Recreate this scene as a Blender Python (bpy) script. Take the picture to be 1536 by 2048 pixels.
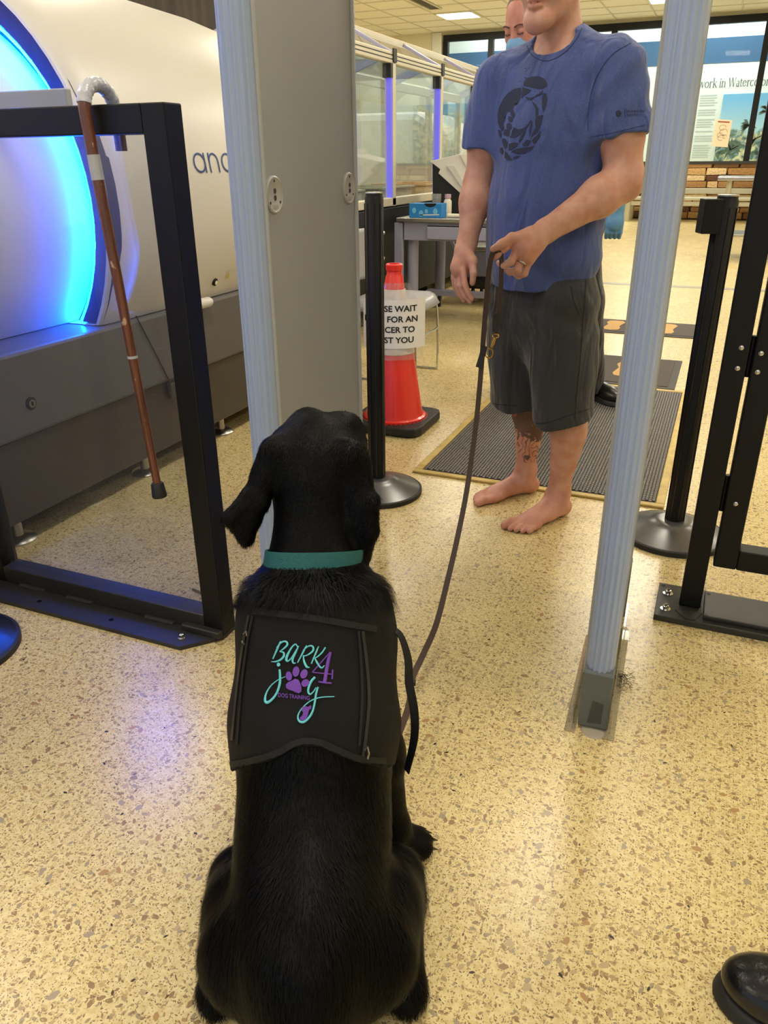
import bpy, bmesh, math, random
import numpy as np
from mathutils import Vector, Matrix
from mathutils.bvhtree import BVHTree

for o in list(bpy.data.objects):
    bpy.data.objects.remove(o, do_unlink=True)
SC = bpy.context.scene
COL = SC.collection
R = math.radians

# ------------------------------------------------------------------ camera
FPX = 1535.0
CAM = np.array([0.0, 0.0, 1.16])
_y, _p, _r = R(23.0), R(24.65), R(0.49)
FW = np.array([-math.sin(_y)*math.cos(_p), math.cos(_y)*math.cos(_p), -math.sin(_p)])
_rt = np.array([math.cos(_y), math.sin(_y), 0.0])
_dn = np.cross(FW, _rt)
RT = _rt*math.cos(_r) + _dn*math.sin(_r)
DN = -_rt*math.sin(_r) + _dn*math.cos(_r)
cam_data = bpy.data.cameras.new('camera')
cam = bpy.data.objects.new('camera', cam_data)
COL.objects.link(cam)
M = Matrix(((RT[0], -DN[0], -FW[0], CAM[0]), (RT[1], -DN[1], -FW[1], CAM[1]),
            (RT[2], -DN[2], -FW[2], CAM[2]), (0, 0, 0, 1)))
cam.matrix_world = M
cam_data.sensor_fit = 'VERTICAL'
cam_data.sensor_height = 24.0
cam_data.lens = 24.0*FPX/2048.0
cam_data.clip_start = 0.02
cam_data.clip_end = 200
SC.camera = cam

# ------------------------------------------------------------------ world and exposure
world = bpy.data.worlds.new('world')
SC.world = world
world.use_nodes = True
bg = world.node_tree.nodes['Background']
bg.inputs[0].default_value = (0.62, 0.78, 1.0, 1)
bg.inputs[1].default_value = 0.85
SC.view_settings.view_transform = 'Standard'
SC.view_settings.look = 'None'
SC.view_settings.exposure = 0.0
SC.view_settings.gamma = 1.0
SC.view_settings.use_curve_mapping = False
PANEL_W = 31.0          # watts of one ceiling light panel

# ------------------------------------------------------------------ helpers
def at(x, y, dist):
    v = FW + RT*(x-768)/FPX + DN*(y-1024)/FPX
    return CAM + v*dist/math.hypot(v[0], v[1])
def ray(x, y):
    v = FW + RT*(x-768)/FPX + DN*(y-1024)/FPX
    return v/np.linalg.norm(v)

def S(r, g, b):
    f = lambda c: (c/12.92 if c <= 0.04045 else ((c+0.055)/1.055)**2.4)
    return (f(r/255), f(g/255), f(b/255), 1)

def link(o, parent=None):
    COL.objects.link(o)
    if parent is not None:
        o.parent = parent
    return o

def tag(o, label=None, cat=None, group=None, kind=None):
    if label: o['label'] = label
    if cat: o['category'] = cat
    if group: o['group'] = group
    if kind: o['kind'] = kind
    return o

def thing(name, label, cat, loc=(0, 0, 0), group=None):
    o = bpy.data.objects.new(name, None)
    o.empty_display_size = 0.05
    COL.objects.link(o)
    o.location = loc
    return tag(o, label, cat, group)

def origin(o):
    p = Vector((0, 0, 0))
    while o is not None:
        p += o.location
        o = o.parent
    return p

def mesh_obj(name, verts, faces, mat, parent=None, smooth=False, loc=None):
    """verts in world coordinates; the object sits at loc (or its parent's origin)"""
    verts = np.asarray(verts, dtype=float)
    me = bpy.data.meshes.new(name)
    o = bpy.data.objects.new(name, me)
    link(o, parent)
    off = np.array(origin(parent)) if parent is not None else np.zeros(3)
    if loc is not None:
        o.location = Vector(loc) - Vector(off)
        off = np.array(loc, float)
    me.from_pydata((verts-off).tolist(), [], [tuple(int(i) for i in f) for f in faces])
    me.validate()
    me.update()
    if smooth:
        me.polygons.foreach_set('use_smooth', [True]*len(me.polygons))
    if mat is not None:
        me.materials.append(mat)
    return o

def basis(d):
    d = np.array(d, float); d = d/np.linalg.norm(d)
    a = np.array([0, 0, 1.0]) if abs(d[2]) < 0.9 else np.array([1.0, 0, 0])
    u = np.cross(a, d); u /= np.linalg.norm(u)
    return d, u, np.cross(d, u)

def catmull(pts, n=8):
    P = np.array(pts, float)
    P = np.vstack([2*P[0]-P[1], P, 2*P[-1]-P[-2]])
    out = []
    for i in range(1, len(P)-2):
        for k in range(n):
            t = k/n
            out.append(0.5*((2*P[i]) + (-P[i-1]+P[i+1])*t + (2*P[i-1]-5*P[i]+4*P[i+1]-P[i+2])*t*t
                            + (-P[i-1]+3*P[i]-3*P[i+1]+P[i+2])*t**3))
    out.append(P[-2])
    return np.array(out)

class MB:
    def __init__(self):
        self.v = []; self.f = []
    def add(self, v, f):
        n = len(self.v)
        self.v += [tuple(map(float, p)) for p in v]
        self.f += [tuple(i+n for i in q) for q in f]
        return self
    def box(self, x0, x1, y0, y1, z0, z1):
        v = [(x, y, z) for x in (x0, x1) for y in (y0, y1) for z in (z0, z1)]
        return self.add(v, [(0, 1, 3, 2), (4, 6, 7, 5), (0, 4, 5, 1), (2, 3, 7, 6), (0, 2, 6, 4), (1, 5, 7, 3)])
    def obox(self, c, ax, ay, az):
        c, ax, ay, az = (np.array(q, float) for q in (c, ax, ay, az))
        v = [c+ax*i+ay*j+az*k for i in (-1, 1) for j in (-1, 1) for k in (-1, 1)]
        return self.add(v, [(0, 1, 3, 2), (4, 6, 7, 5), (0, 4, 5, 1), (2, 3, 7, 6), (0, 2, 6, 4), (1, 5, 7, 3)])
    def bar(self, p0, p1, w, h, up=(0, 0, 1)):
        p0 = np.array(p0, float); p1 = np.array(p1, float)
        d = p1-p0; L = np.linalg.norm(d); d /= L
        u = np.cross(np.array(up, float), d)
        if np.linalg.norm(u) < 1e-6: u = np.array([1.0, 0, 0])
        u /= np.linalg.norm(u)
        return self.obox((p0+p1)/2, d*L/2, u*w/2, np.cross(d, u)*h/2)
    def cyl(self, p0, p1, r0, r1=None, n=16, caps=True):
        if r1 is None: r1 = r0
        p0 = np.array(p0, float); p1 = np.array(p1, float)
        d, u, w = basis(p1-p0)
        v = []
        for p, r in ((p0, r0), (p1, r1)):
            for i in range(n):
                a = 2*math.pi*i/n
                v.append(p+(u*math.cos(a)+w*math.sin(a))*r)
        f = [(i, (i+1) % n, n+(i+1) % n, n+i) for i in range(n)]
        if caps: f += [tuple(range(n-1, -1, -1)), tuple(range(n, 2*n))]
        return self.add(v, f)
    def lathe(self, prof, c=(0, 0, 0), n=32, axis=(0, 0, 1)):
        d, u, w = basis(axis)
        c = np.array(c, float)
        v = []; f = []
        m = len(prof)
        for r, z in prof:
            for i in range(n):
                a = 2*math.pi*i/n
                v.append(c+d*z+(u*math.cos(a)+w*math.sin(a))*max(r, 1e-5))
        for j in range(m-1):
            for i in range(n):
                f.append((j*n+i, j*n+(i+1) % n, (j+1)*n+(i+1) % n, (j+1)*n+i))
        f.append(tuple(range(n-1, -1, -1))); f.append(tuple(range((m-1)*n, m*n)))
        return self.add(v, f)
    def tube(self, pts, r, n=8, caps=True):
        P = np.array(pts, float); m = len(P)
        rr = np.full(m, r) if np.isscalar(r) else np.array(r, float)
        T = np.gradient(P, axis=0); T /= np.linalg.norm(T, axis=1)[:, None]
        _, u, w = basis(T[0]); v = []; f = []
        for j in range(m):
            u = u-T[j]*(u@T[j]); u /= np.linalg.norm(u); w = np.cross(T[j], u)
            for i in range(n):
                a = 2*math.pi*i/n
                v.append(P[j]+(u*math.cos(a)+w*math.sin(a))*rr[j])
        for j in range(m-1):
            for i in range(n):
                f.append((j*n+i, j*n+(i+1) % n, (j+1)*n+(i+1) % n, (j+1)*n+i))
        if caps:
            f.append(tuple(range(n-1, -1, -1))); f.append(tuple(range((m-1)*n, m*n)))
        return self.add(v, f)
    def strap(self, pts, side, w, t):
        """flat strap along pts; side = width direction (vector or one per point)"""
        P = np.array(pts, float); m = len(P)
        sd = np.array(side, float)
        if sd.ndim == 1: sd = np.tile(sd, (m, 1))
        T = np.gradient(P, axis=0); T /= np.linalg.norm(T, axis=1)[:, None]
        v = []; f = []
        for j in range(m):
            s = sd[j]-T[j]*(sd[j]@T[j]); s /= np.linalg.norm(s); nn = np.cross(T[j], s)
            for a, b in ((-1, -1), (1, -1), (1, 1), (-1, 1)):
                v.append(P[j]+s*w/2*a+nn*t/2*b)
        for j in range(m-1):
            for i in range(4):
                f.append((j*4+i, j*4+(i+1) % 4, j*4+4+(i+1) % 4, j*4+4+i))
        f += [(3, 2, 1, 0), tuple((m-1)*4+i for i in range(4))]
        return self.add(v, f)
    def prism(self, poly, o, ux, uy, dv):
        o, ux, uy, dv = (np.array(q, float) for q in (o, ux, uy, dv))
        n = len(poly)
        a = [o+ux*p[0]+uy*p[1] for p in poly]
        b = [p+dv for p in a]
        return self.add(a+b, [tuple(range(n-1, -1, -1)), tuple(range(n, 2*n))]
                        + [(i, (i+1) % n, n+(i+1) % n, n+i) for i in range(n)])
    def build(self, name, mat, parent=None, smooth=False, bevel=0, loc=None, fix=True):
        o = mesh_obj(name, self.v, self.f, mat, parent, smooth, loc)
        if fix:
            bm = bmesh.new(); bm.from_mesh(o.data)
            bmesh.ops.recalc_face_normals(bm, faces=bm.faces)
            bm.to_mesh(o.data); bm.free()
        if smooth:
            try:
                o.data.set_sharp_from_angle(angle=R(40))
            except Exception:
                pass
        if bevel:
            b = o.modifiers.new('bevel', 'BEVEL'); b.width = bevel; b.segments = 2
            b.limit_method = 'ANGLE'; b.angle_limit = R(40)
        return o

def copy_tree(o, parent=None):
    c = o.copy(); COL.objects.link(c)
    if parent is not None: c.parent = parent
    for ch in list(o.children):
        copy_tree(ch, c)
    return c

# ------------------------------------------------------------------ materials
def nodes_of(m):
    nt = m.node_tree
    return nt, nt.nodes, nt.links, nt.nodes['Principled BSDF']

def mat(name, col, rough=0.5, metal=0.0, var=0.06, scale=30.0, bump=0.0, bscale=200.0, spec=0.5, coat=0.0, **kw):
    """procedural material: base colour broken up by noise, optional fine bump"""
    m = bpy.data.materials.new(name); m.use_nodes = True
    nt, N, L, B = nodes_of(m)
    B.inputs['Roughness'].default_value = rough
    B.inputs['Metallic'].default_value = metal
    B.inputs['Specular IOR Level'].default_value = spec
    B.inputs['Coat Weight'].default_value = coat
    tc = N.new('ShaderNodeTexCoord')
    nz = N.new('ShaderNodeTexNoise'); nz.inputs['Scale'].default_value = scale
    nz.inputs['Detail'].default_value = 3
    L.new(tc.outputs['Object'], nz.inputs['Vector'])
    mx = N.new('ShaderNodeMix'); mx.data_type = 'RGBA'
    c = np.array(col[:3])
    mx.inputs[6].default_value = tuple(np.clip(c*(1-var), 0, 1))+(1,)
    mx.inputs[7].default_value = tuple(np.clip(c*(1+var), 0, 1))+(1,)
    L.new(nz.outputs['Fac'], mx.inputs[0])
    L.new(mx.outputs[2], B.inputs['Base Color'])
    if bump:
        n2 = N.new('ShaderNodeTexNoise'); n2.inputs['Scale'].default_value = bscale
        n2.inputs['Detail'].default_value = 4
        L.new(tc.outputs['Object'], n2.inputs['Vector'])
        bp = N.new('ShaderNodeBump'); bp.inputs['Strength'].default_value = bump
        bp.inputs['Distance'].default_value = 0.002
        L.new(n2.outputs['Fac'], bp.inputs['Height'])
        L.new(bp.outputs['Normal'], B.inputs['Normal'])
    if 'emit' in kw:
        B.inputs['Emission Color'].default_value = kw['emit']
        B.inputs['Emission Strength'].default_value = kw.get('strength', 1)
    if 'trans' in kw:
        B.inputs['Transmission Weight'].default_value = kw['trans']
    if 'sss' in kw:
        B.inputs['Subsurface Weight'].default_value = kw['sss']
        B.inputs['Subsurface Radius'].default_value = (0.012, 0.005, 0.003)
        B.inputs['Subsurface Scale'].default_value = 1.0
    if 'sheen' in kw:
        B.inputs['Sheen Weight'].default_value = kw['sheen']
        B.inputs['Sheen Roughness'].default_value = 0.4
    return m

def glass_mat(name, tint=(0.93, 0.97, 0.98), refl=1.0, dirt=0.02):
    m = bpy.data.materials.new(name); m.use_nodes = True
    nt = m.node_tree; N = nt.nodes; L = nt.links
    N.clear()
    out = N.new('ShaderNodeOutputMaterial')
    tr = N.new('ShaderNodeBsdfTransparent'); tr.inputs[0].default_value = tuple(tint)+(1,)
    gl = N.new('ShaderNodeBsdfGlossy'); gl.inputs['Roughness'].default_value = 0.02
    lw = N.new('ShaderNodeLayerWeight'); lw.inputs[0].default_value = 0.5
    pw = N.new('ShaderNodeMath'); pw.operation = 'POWER'; pw.inputs[1].default_value = 4.0
    L.new(lw.outputs['Facing'], pw.inputs[0])
    fr = N.new('ShaderNodeMath'); fr.operation = 'MULTIPLY_ADD'; fr.inputs[1].default_value = 0.9; fr.inputs[2].default_value = 0.045
    L.new(pw.outputs[0], fr.inputs[0])
    mu = N.new('ShaderNodeMath'); mu.operation = 'MULTIPLY'; mu.inputs[1].default_value = refl
    L.new(fr.outputs[0], mu.inputs[0])
    mx = N.new('ShaderNodeMixShader')
    L.new(mu.outputs[0], mx.inputs[0]); L.new(tr.outputs[0], mx.inputs[1]); L.new(gl.outputs[0], mx.inputs[2])
    df = N.new('ShaderNodeBsdfDiffuse'); df.inputs[0].default_value = (0.8, 0.8, 0.82, 1)
    nz = N.new('ShaderNodeTexNoise'); nz.inputs['Scale'].default_value = 3
    m2 = N.new('ShaderNodeMath'); m2.operation = 'MULTIPLY'; m2.inputs[1].default_value = dirt*2
    L.new(nz.outputs['Fac'], m2.inputs[0])
    mx2 = N.new('ShaderNodeMixShader')
    L.new(m2.outputs[0], mx2.inputs[0]); L.new(mx.outputs[0], mx2.inputs[1]); L.new(df.outputs[0], mx2.inputs[2])
    L.new(mx2.outputs[0], out.inputs[0])
    return m

def emit_mat(name, col, strength, base=0.8):
    m = bpy.data.materials.new(name); m.use_nodes = True
    nt, N, L, B = nodes_of(m)
    B.inputs['Base Color'].default_value = (base, base, base, 1)
    B.inputs['Emission Color'].default_value = col
    B.inputs['Emission Strength'].default_value = strength
    return m

def terrazzo():
    m = bpy.data.materials.new('terrazzo'); m.use_nodes = True
    nt, N, L, B = nodes_of(m)
    B.inputs['Roughness'].default_value = 0.24
    B.inputs['Specular IOR Level'].default_value = 0.5
    tc = N.new('ShaderNodeTexCoord')
    prev = None
    base = N.new('ShaderNodeTexNoise'); base.inputs['Scale'].default_value = 90; base.inputs['Detail'].default_value = 5
    L.new(tc.outputs['Object'], base.inputs['Vector'])
    rp = N.new('ShaderNodeValToRGB')
    rp.color_ramp.elements[0].position = 0.35; rp.color_ramp.elements[0].color = S(212, 190, 132)
    rp.color_ramp.elements[1].position = 0.62; rp.color_ramp.elements[1].color = S(228, 211, 156)
    L.new(base.outputs['Fac'], rp.inputs[0])
    prev = rp.outputs[0]
    def mth(op, a, b=None):
        n_ = N.new('ShaderNodeMath'); n_.operation = op
        for k_, v_ in enumerate((a, b)):
            if v_ is None: continue
            if isinstance(v_, (int, float)): n_.inputs[k_].default_value = v_
            else: L.new(v_, n_.inputs[k_])
        return n_.outputs[0]
    layers = [  # cells per metre, chance, size, stretch, colours: angular chips, each turned its own way
        (70, 0.42, 0.46, 1.7, [S(186, 162, 112), S(172, 150, 108), S(200, 176, 122), S(160, 146, 118), S(150, 124, 84)]),
        (110, 0.52, 0.44, 2.0, [S(190, 166, 112), S(170, 146, 98), S(206, 182, 126), S(158, 138, 104), S(140, 114, 76)]),
        (165, 0.50, 0.44, 2.4, [S(160, 134, 88), S(182, 156, 104), S(136, 110, 72), S(196, 170, 116), S(118, 96, 68)]),
        (240, 0.45, 0.44, 2.0, [S(166, 140, 92), S(188, 162, 110), S(146, 120, 80), S(128, 104, 72)]),
        (48, 0.13, 0.40, 1.5, [S(164, 148, 124), S(176, 138, 92), S(150, 122, 86), S(186, 164, 124)]),
        (62, 0.025, 0.26, 1.9, [S(44, 40, 38), S(92, 66, 40), S(60, 52, 46)]),
    ]
    for li, (sc, ch, sz, st, cols) in enumerate(layers):
        mp = N.new('ShaderNodeMapping'); mp.inputs['Location'].default_value = (li*3.37+0.5, li*1.71+0.2, 0)
        L.new(tc.outputs['Object'], mp.inputs['Vector'])
        vo = N.new('ShaderNodeTexVoronoi'); vo.inputs['Scale'].default_value = sc; vo.voronoi_dimensions = '2D'
        L.new(mp.outputs[0], vo.inputs['Vector'])
        sp = N.new('ShaderNodeSeparateColor'); L.new(vo.outputs['Color'], sp.inputs[0])
        df = N.new('ShaderNodeVectorMath'); df.operation = 'SUBTRACT'
        L.new(mp.outputs[0], df.inputs[0]); L.new(vo.outputs['Position'], df.inputs[1])
        vr = N.new('ShaderNodeVectorRotate'); vr.rotation_type = 'Z_AXIS'
        L.new(df.outputs[0], vr.inputs['Vector']); L.new(mth('MULTIPLY', sp.outputs[2], 47.0), vr.inputs['Angle'])
        sx = N.new('ShaderNodeSeparateXYZ'); L.new(vr.outputs[0], sx.inputs[0])
        ax = mth('ABSOLUTE', sx.outputs[0]); ay = mth('MULTIPLY', mth('ABSOLUTE', sx.outputs[1]), st)
        sk = mth('ABSOLUTE', mth('ADD', sx.outputs[0], mth('MULTIPLY', sx.outputs[1], st*0.7)))
        dist = mth('MAXIMUM', mth('MAXIMUM', ax, ay), sk)
        lim = mth('ADD', mth('MULTIPLY', sp.outputs[1], sz*0.75/sc), sz*0.35/sc)
        an = mth('MULTIPLY', mth('LESS_THAN', dist, lim), mth('LESS_THAN', sp.outputs[0], ch))
        cr = N.new('ShaderNodeValToRGB'); cr.color_ramp.interpolation = 'CONSTANT'
        e = cr.color_ramp.elements
        e[0].position = 0; e[0].color = cols[0]; e[1].position = 1-1/len(cols); e[1].color = cols[-1]
        for q_, c in enumerate(cols[1:-1], 1):
            q = e.new(q_/len(cols)); q.color = c
        L.new(mth('FRACT', mth('MULTIPLY', sp.outputs[1], 7.3)), cr.inputs[0])
        mx = N.new('ShaderNodeMix'); mx.data_type = 'RGBA'
        L.new(an, mx.inputs[0]); L.new(prev, mx.inputs[6]); L.new(cr.outputs[0], mx.inputs[7])
        prev = mx.outputs[2]
    L.new(prev, B.inputs['Base Color'])
    # slight unevenness of the polish
    rn = N.new('ShaderNodeTexNoise'); rn.inputs['Scale'].default_value = 2.5; rn.inputs['Detail'].default_value = 3
    L.new(tc.outputs['Object'], rn.inputs['Vector'])
    mr = N.new('ShaderNodeMapRange'); mr.inputs[3].default_value = 0.20; mr.inputs[4].default_value = 0.34
    L.new(rn.outputs['Fac'], mr.inputs[0]); L.new(mr.outputs[0], B.inputs['Roughness'])
    return m

def streak_mat(name, c0, c1, rough, scale=(1, 1, 1), nscale=8.0, metal=0.0, coat=0.0, lo=0.3, hi=0.7):
    m = bpy.data.materials.new(name); m.use_nodes = True
    nt, N, L, B = nodes_of(m)
    B.inputs['Roughness'].default_value = rough; B.inputs['Metallic'].default_value = metal
    B.inputs['Coat Weight'].default_value = coat
    tc = N.new('ShaderNodeTexCoord'); mp = N.new('ShaderNodeMapping'); mp.inputs['Scale'].default_value = scale
    nz = N.new('ShaderNodeTexNoise'); nz.inputs['Scale'].default_value = nscale; nz.inputs['Detail'].default_value = 6
    L.new(tc.outputs['Object'], mp.inputs[0]); L.new(mp.outputs[0], nz.inputs['Vector'])
    rp = N.new('ShaderNodeValToRGB')
    rp.color_ramp.elements[0].position = lo; rp.color_ramp.elements[0].color = c0
    rp.color_ramp.elements[1].position = hi; rp.color_ramp.elements[1].color = c1
    L.new(nz.outputs['Fac'], rp.inputs[0]); L.new(rp.outputs[0], B.inputs['Base Color'])
    return m

def cell_mat(name, cols, rough=0.8, var_scale=12):
    """stone: colour by object random, broken by noise"""
    m = bpy.data.materials.new(name); m.use_nodes = True
    nt, N, L, B = nodes_of(m)
    B.inputs['Roughness'].default_value = rough
    oi = N.new('ShaderNodeObjectInfo')
    cr = N.new('ShaderNodeValToRGB'); cr.color_ramp.interpolation = 'CONSTANT'
    e = cr.color_ramp.elements
    e[0].color = cols[0]; e[1].position = 1-1/len(cols); e[1].color = cols[-1]
    for i, c in enumerate(cols[1:-1], 1):
        q = e.new(i/len(cols)); q.color = c
    L.new(oi.outputs['Random'], cr.inputs[0])
    tc = N.new('ShaderNodeTexCoord')
    nz = N.new('ShaderNodeTexNoise'); nz.inputs['Scale'].default_value = var_scale; nz.inputs['Detail'].default_value = 5
    L.new(tc.outputs['Object'], nz.inputs['Vector'])
    mr = N.new('ShaderNodeMapRange'); mr.inputs[1].default_value = 0.3; mr.inputs[2].default_value = 0.7
    mr.inputs[3].default_value = 0.65; mr.inputs[4].default_value = 1.25
    L.new(nz.outputs['Fac'], mr.inputs[0])
    vm = N.new('ShaderNodeVectorMath'); vm.operation = 'SCALE'
    L.new(cr.outputs[0], vm.inputs[0]); L.new(mr.outputs[0], vm.inputs['Scale'])
    L.new(vm.outputs[0], B.inputs['Base Color'])
    bp = N.new('ShaderNodeBump'); bp.inputs['Strength'].default_value = 0.6
    L.new(nz.outputs['Fac'], bp.inputs['Height']); L.new(bp.outputs[0], B.inputs['Normal'])
    return m

MT = {}
MT['floor'] = terrazzo()
MT['ceil'] = mat('ceiling_board', S(236, 232, 218), 0.9, var=0.04, scale=40, bump=0.3, bscale=300)
MT['tee'] = mat('ceiling_tee', S(214, 210, 194), 0.6)
MT['wall'] = mat('beige_paint', S(216, 209, 180), 0.8, var=0.02)
MT['wall_dark'] = streak_mat('dark_brown_panel', S(52, 46, 42), S(84, 74, 66), 0.5, (6, 6, 0.6), 3)
MT['black'] = mat('black_powder_coat', S(11, 12, 14), 0.45, var=0.15, bump=0.15, bscale=900, spec=0.3)
MT['black_gloss'] = mat('black_gloss', S(14, 14, 15), 0.2, var=0.1)
MT['blackplate'] = mat('scuffed_black_plate', S(44, 43, 41), 0.45, var=0.35, scale=22, bump=0.2)
MT['rubber'] = mat('black_rubber', S(28, 28, 29), 0.6, var=0.15)
MT['chrome'] = mat('chrome', S(205, 205, 205), 0.18, 1.0, var=0.03)
MT['steel'] = mat('brushed_steel', S(180, 178, 172), 0.32, 1.0, var=0.08)
MT['brass'] = mat('brass', S(186, 148, 80), 0.25, 1.0)
MT['alu'] = mat('aluminium_extrusion', S(214, 208, 190), 0.45, 0.35, var=0.03)
MT['glass'] = glass_mat('clear_glass')
MT['window_glass'] = glass_mat('window_glass', (0.95, 0.98, 0.98), 0.07, 0.01)
MT['scratched_glass'] = glass_mat('scratched_acrylic', (0.86, 0.88, 0.92), 1.15, 0.02)
MT['white_plastic'] = mat('white_shell', S(214, 211, 204), 0.36, var=0.02)
MT['grey_panel'] = mat('grey_metal_panel', S(142, 143, 141), 0.5, var=0.04, scale=4)
MT['scanner_base'] = mat('scanner_base_grey', S(92, 91, 92), 0.45, var=0.06, scale=5)
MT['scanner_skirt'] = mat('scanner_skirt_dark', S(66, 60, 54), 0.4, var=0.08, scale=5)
MT['strip'] = mat('frosted_blue_plastic', S(158, 174, 206), 0.33, var=0.01, scale=3, coat=0.0)
MT['det_grey'] = mat('detector_grey', S(152, 155, 158), 0.5, var=0.03, scale=3)
MT['det_trim'] = mat('detector_trim', S(170, 171, 168), 0.35, var=0.03)
MT['det_foot'] = mat('detector_foot', S(98, 104, 104), 0.5, var=0.1)
MT['navy'] = mat('navy_rim', S(8, 10, 64), 0.5)
MT['skin'] = None
# ------------------------------------------------------------------ structure
CZ = 3.6
def struct(o):
    o['kind'] = 'structure'; return o

struct(MB().box(-9.2, 5.5, -5, 18, -0.1, 0).build('floor', MT['floor']))
struct(MB().box(-9.2, 5.5, -5, 18.0, CZ+0.03, CZ+0.13).build('ceiling', MT['ceil']))
ceil = bpy.data.objects['ceiling']
struct(MB().box(-9.2, -9.0, -5, 18, 0, CZ).build('wall_left', MT['wall']))
struct(MB().box(5.3, 5.5, -5, 18, 0, CZ).build('wall_right', MT['wall']))
wf = struct(MB().box(-9.0, -6.16, 18.0, 18.2, 0, CZ).box(-6.16, 5.3, 18.0, 18.2, 0, 1.06)
            .box(-6.16, 5.3, 18.0, 18.2, 3.5, CZ).build('wall_front', MT['wall']))
MT['pale_trim'] = mat('pale_trim', S(214, 216, 206), 0.5)
struct(MB().box(-6.42, -6.2, 17.95, 18.0, 0, CZ).build('trim_1', MT['pale_trim'], bevel=0.01))
struct(MB().box(-9.0, -6.42, 17.97, 18.0, 0, 0.12).build('baseboard_front', MT['black']))

# ceiling boards and tees (0.75 m module), as far as the photo tells them apart
T = 0.75
tile_me = None
LIGHTS = {(-5.62, 15.0), (-2.62, 15.75)}
light_cells = [(4, 13), (9, 13)]
ni, nj = 14, 16           # cells along x from -9.0, along y from 6.0
VENT = [(4, 12), (4, 13)]
tee = MB()
for i in range(ni+1):
    x = -8.62+i*T
    tee.box(x-0.012, x+0.012, 6.0, 18.0, CZ-0.004, CZ+0.03)
for j in range(nj+1):
    y = 6.0+j*T
    tee.box(-8.62, -8.62+ni*T, y-0.012, y+0.012, CZ-0.004, CZ+0.03)
t = tee.build('ceiling_tee_grid', MT['tee'], ceil, fix=False); t['kind'] = 'stuff'
first = None
for i in range(ni):
    for j in range(nj):
        if (i, j) in light_cells: continue
        cx, cy = -8.62+(i+0.5)*T, 6.0+(j+0.5)*T
        if first is None:
            a = T/2-0.013
            first = MB().box(-a, a, -a, a, -0.004, 0.014).build('ceiling_tile', MT['ceil'], ceil)
            first.location = (cx, cy, CZ+0.012)
        else:
            c = first.copy(); COL.objects.link(c); c.location = (cx, cy, CZ+0.012)

MT['diffuser'] = emit_mat('light_diffuser', (1.0, 0.93, 0.74, 1), 5.0)
MT['fixture'] = mat('white_fixture', S(226, 222, 205), 0.5)
def light_panel(cx, cy, w, l, label, inside=True, power=None):
    r = thing('ceiling_light', label, 'ceiling light', (cx, cy, CZ), 'recessed ceiling light panels')
    f = MB()
    for sx in (-1, 1):
        f.box(cx+sx*w/2-0.02, cx+sx*w/2+0.02, cy-l/2-0.02, cy+l/2+0.02, CZ-0.012, CZ+0.02)
        f.box(cx-w/2, cx+w/2, cy+sx*l/2-0.02, cy+sx*l/2+0.02, CZ-0.012, CZ+0.02)
    f.build('frame', MT['fixture'], r)
    MB().box(cx-w/2, cx+w/2, cy-l/2, cy+l/2, CZ-0.004, CZ+0.008).build('diffuser', MT['diffuser'], r)
    ld = bpy.data.lights.new('panel_lamp', 'AREA'); ld.shape = 'RECTANGLE'; ld.size = w*0.95; ld.size_y = l*0.95
    ld.energy = PANEL_W if power is None else power
    ld.color = (1.0, 0.93, 0.80)
    lo = bpy.data.objects.new('panel_lamp', ld); link(lo, r); lo.location = (0, 0, -0.02)
    return r
for (i, j), lb in zip(light_cells, ('bright ceiling light panel beside the dark vent slot', 'ceiling light panel half hidden behind the pale blue pillar')):
    light_panel(-8.62+(i+0.5)*T, 6.0+(j+0.5)*T, 0.70, 0.70, lb, power=85)
k = 0
for ly in (-2.2, 1.3, 4.4, 8.0, 11.4):
    for lx in (-7.0, -3.6, -0.45, 2.7):
        k += 1
        light_panel(lx, ly, 0.6, 1.2, 'ceiling light panel overhead outside the picture', power=PANEL_W*(2.0 if ly > 7 else 1.0))
# linear vent slot
v = thing('ceiling_vent', 'dark linear ceiling vent slot beside the bright light panel', 'vent', (-5.42, 14.0, CZ))
fr = MB()
for q in (-5.52, -5.30):
    fr.box(q-0.015, q+0.015, 12.6, 15.3, CZ-0.012, CZ)
fr.box(-5.52, -5.30, 15.27, 15.3, CZ-0.012, CZ).build('frame', MT['tee'], v)
MT['vent_dark'] = mat('vent_dark', S(84, 80, 72), 0.7)
for q in range(3):
    xx = -5.465+q*0.055
    MB().box(xx-0.02, xx+0.02, 12.6, 15.27, CZ-0.009, CZ-0.002).build('slat', MT['vent_dark'], v)

# glazing behind the camera (daylight)
bk = struct(MB().box(-9.0, 5.3, -5.1, -5.0, 0, 0.5).box(-9.0, 5.3, -5.1, -5.0, 3.3, CZ).build('wall_back', MT['wall']))
w2 = struct(MB().box(-9.0, 5.3, -5.08, -5.02, 0.5, 0.56).build('window_2', MT['black']))
for i in range(8):
    x = -9.0+i*14.3/7
    MB().box(x-0.04, x+0.04, -5.08, -5.02, 0.5, 3.3).build('mullion', MT['black'], w2)

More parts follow.
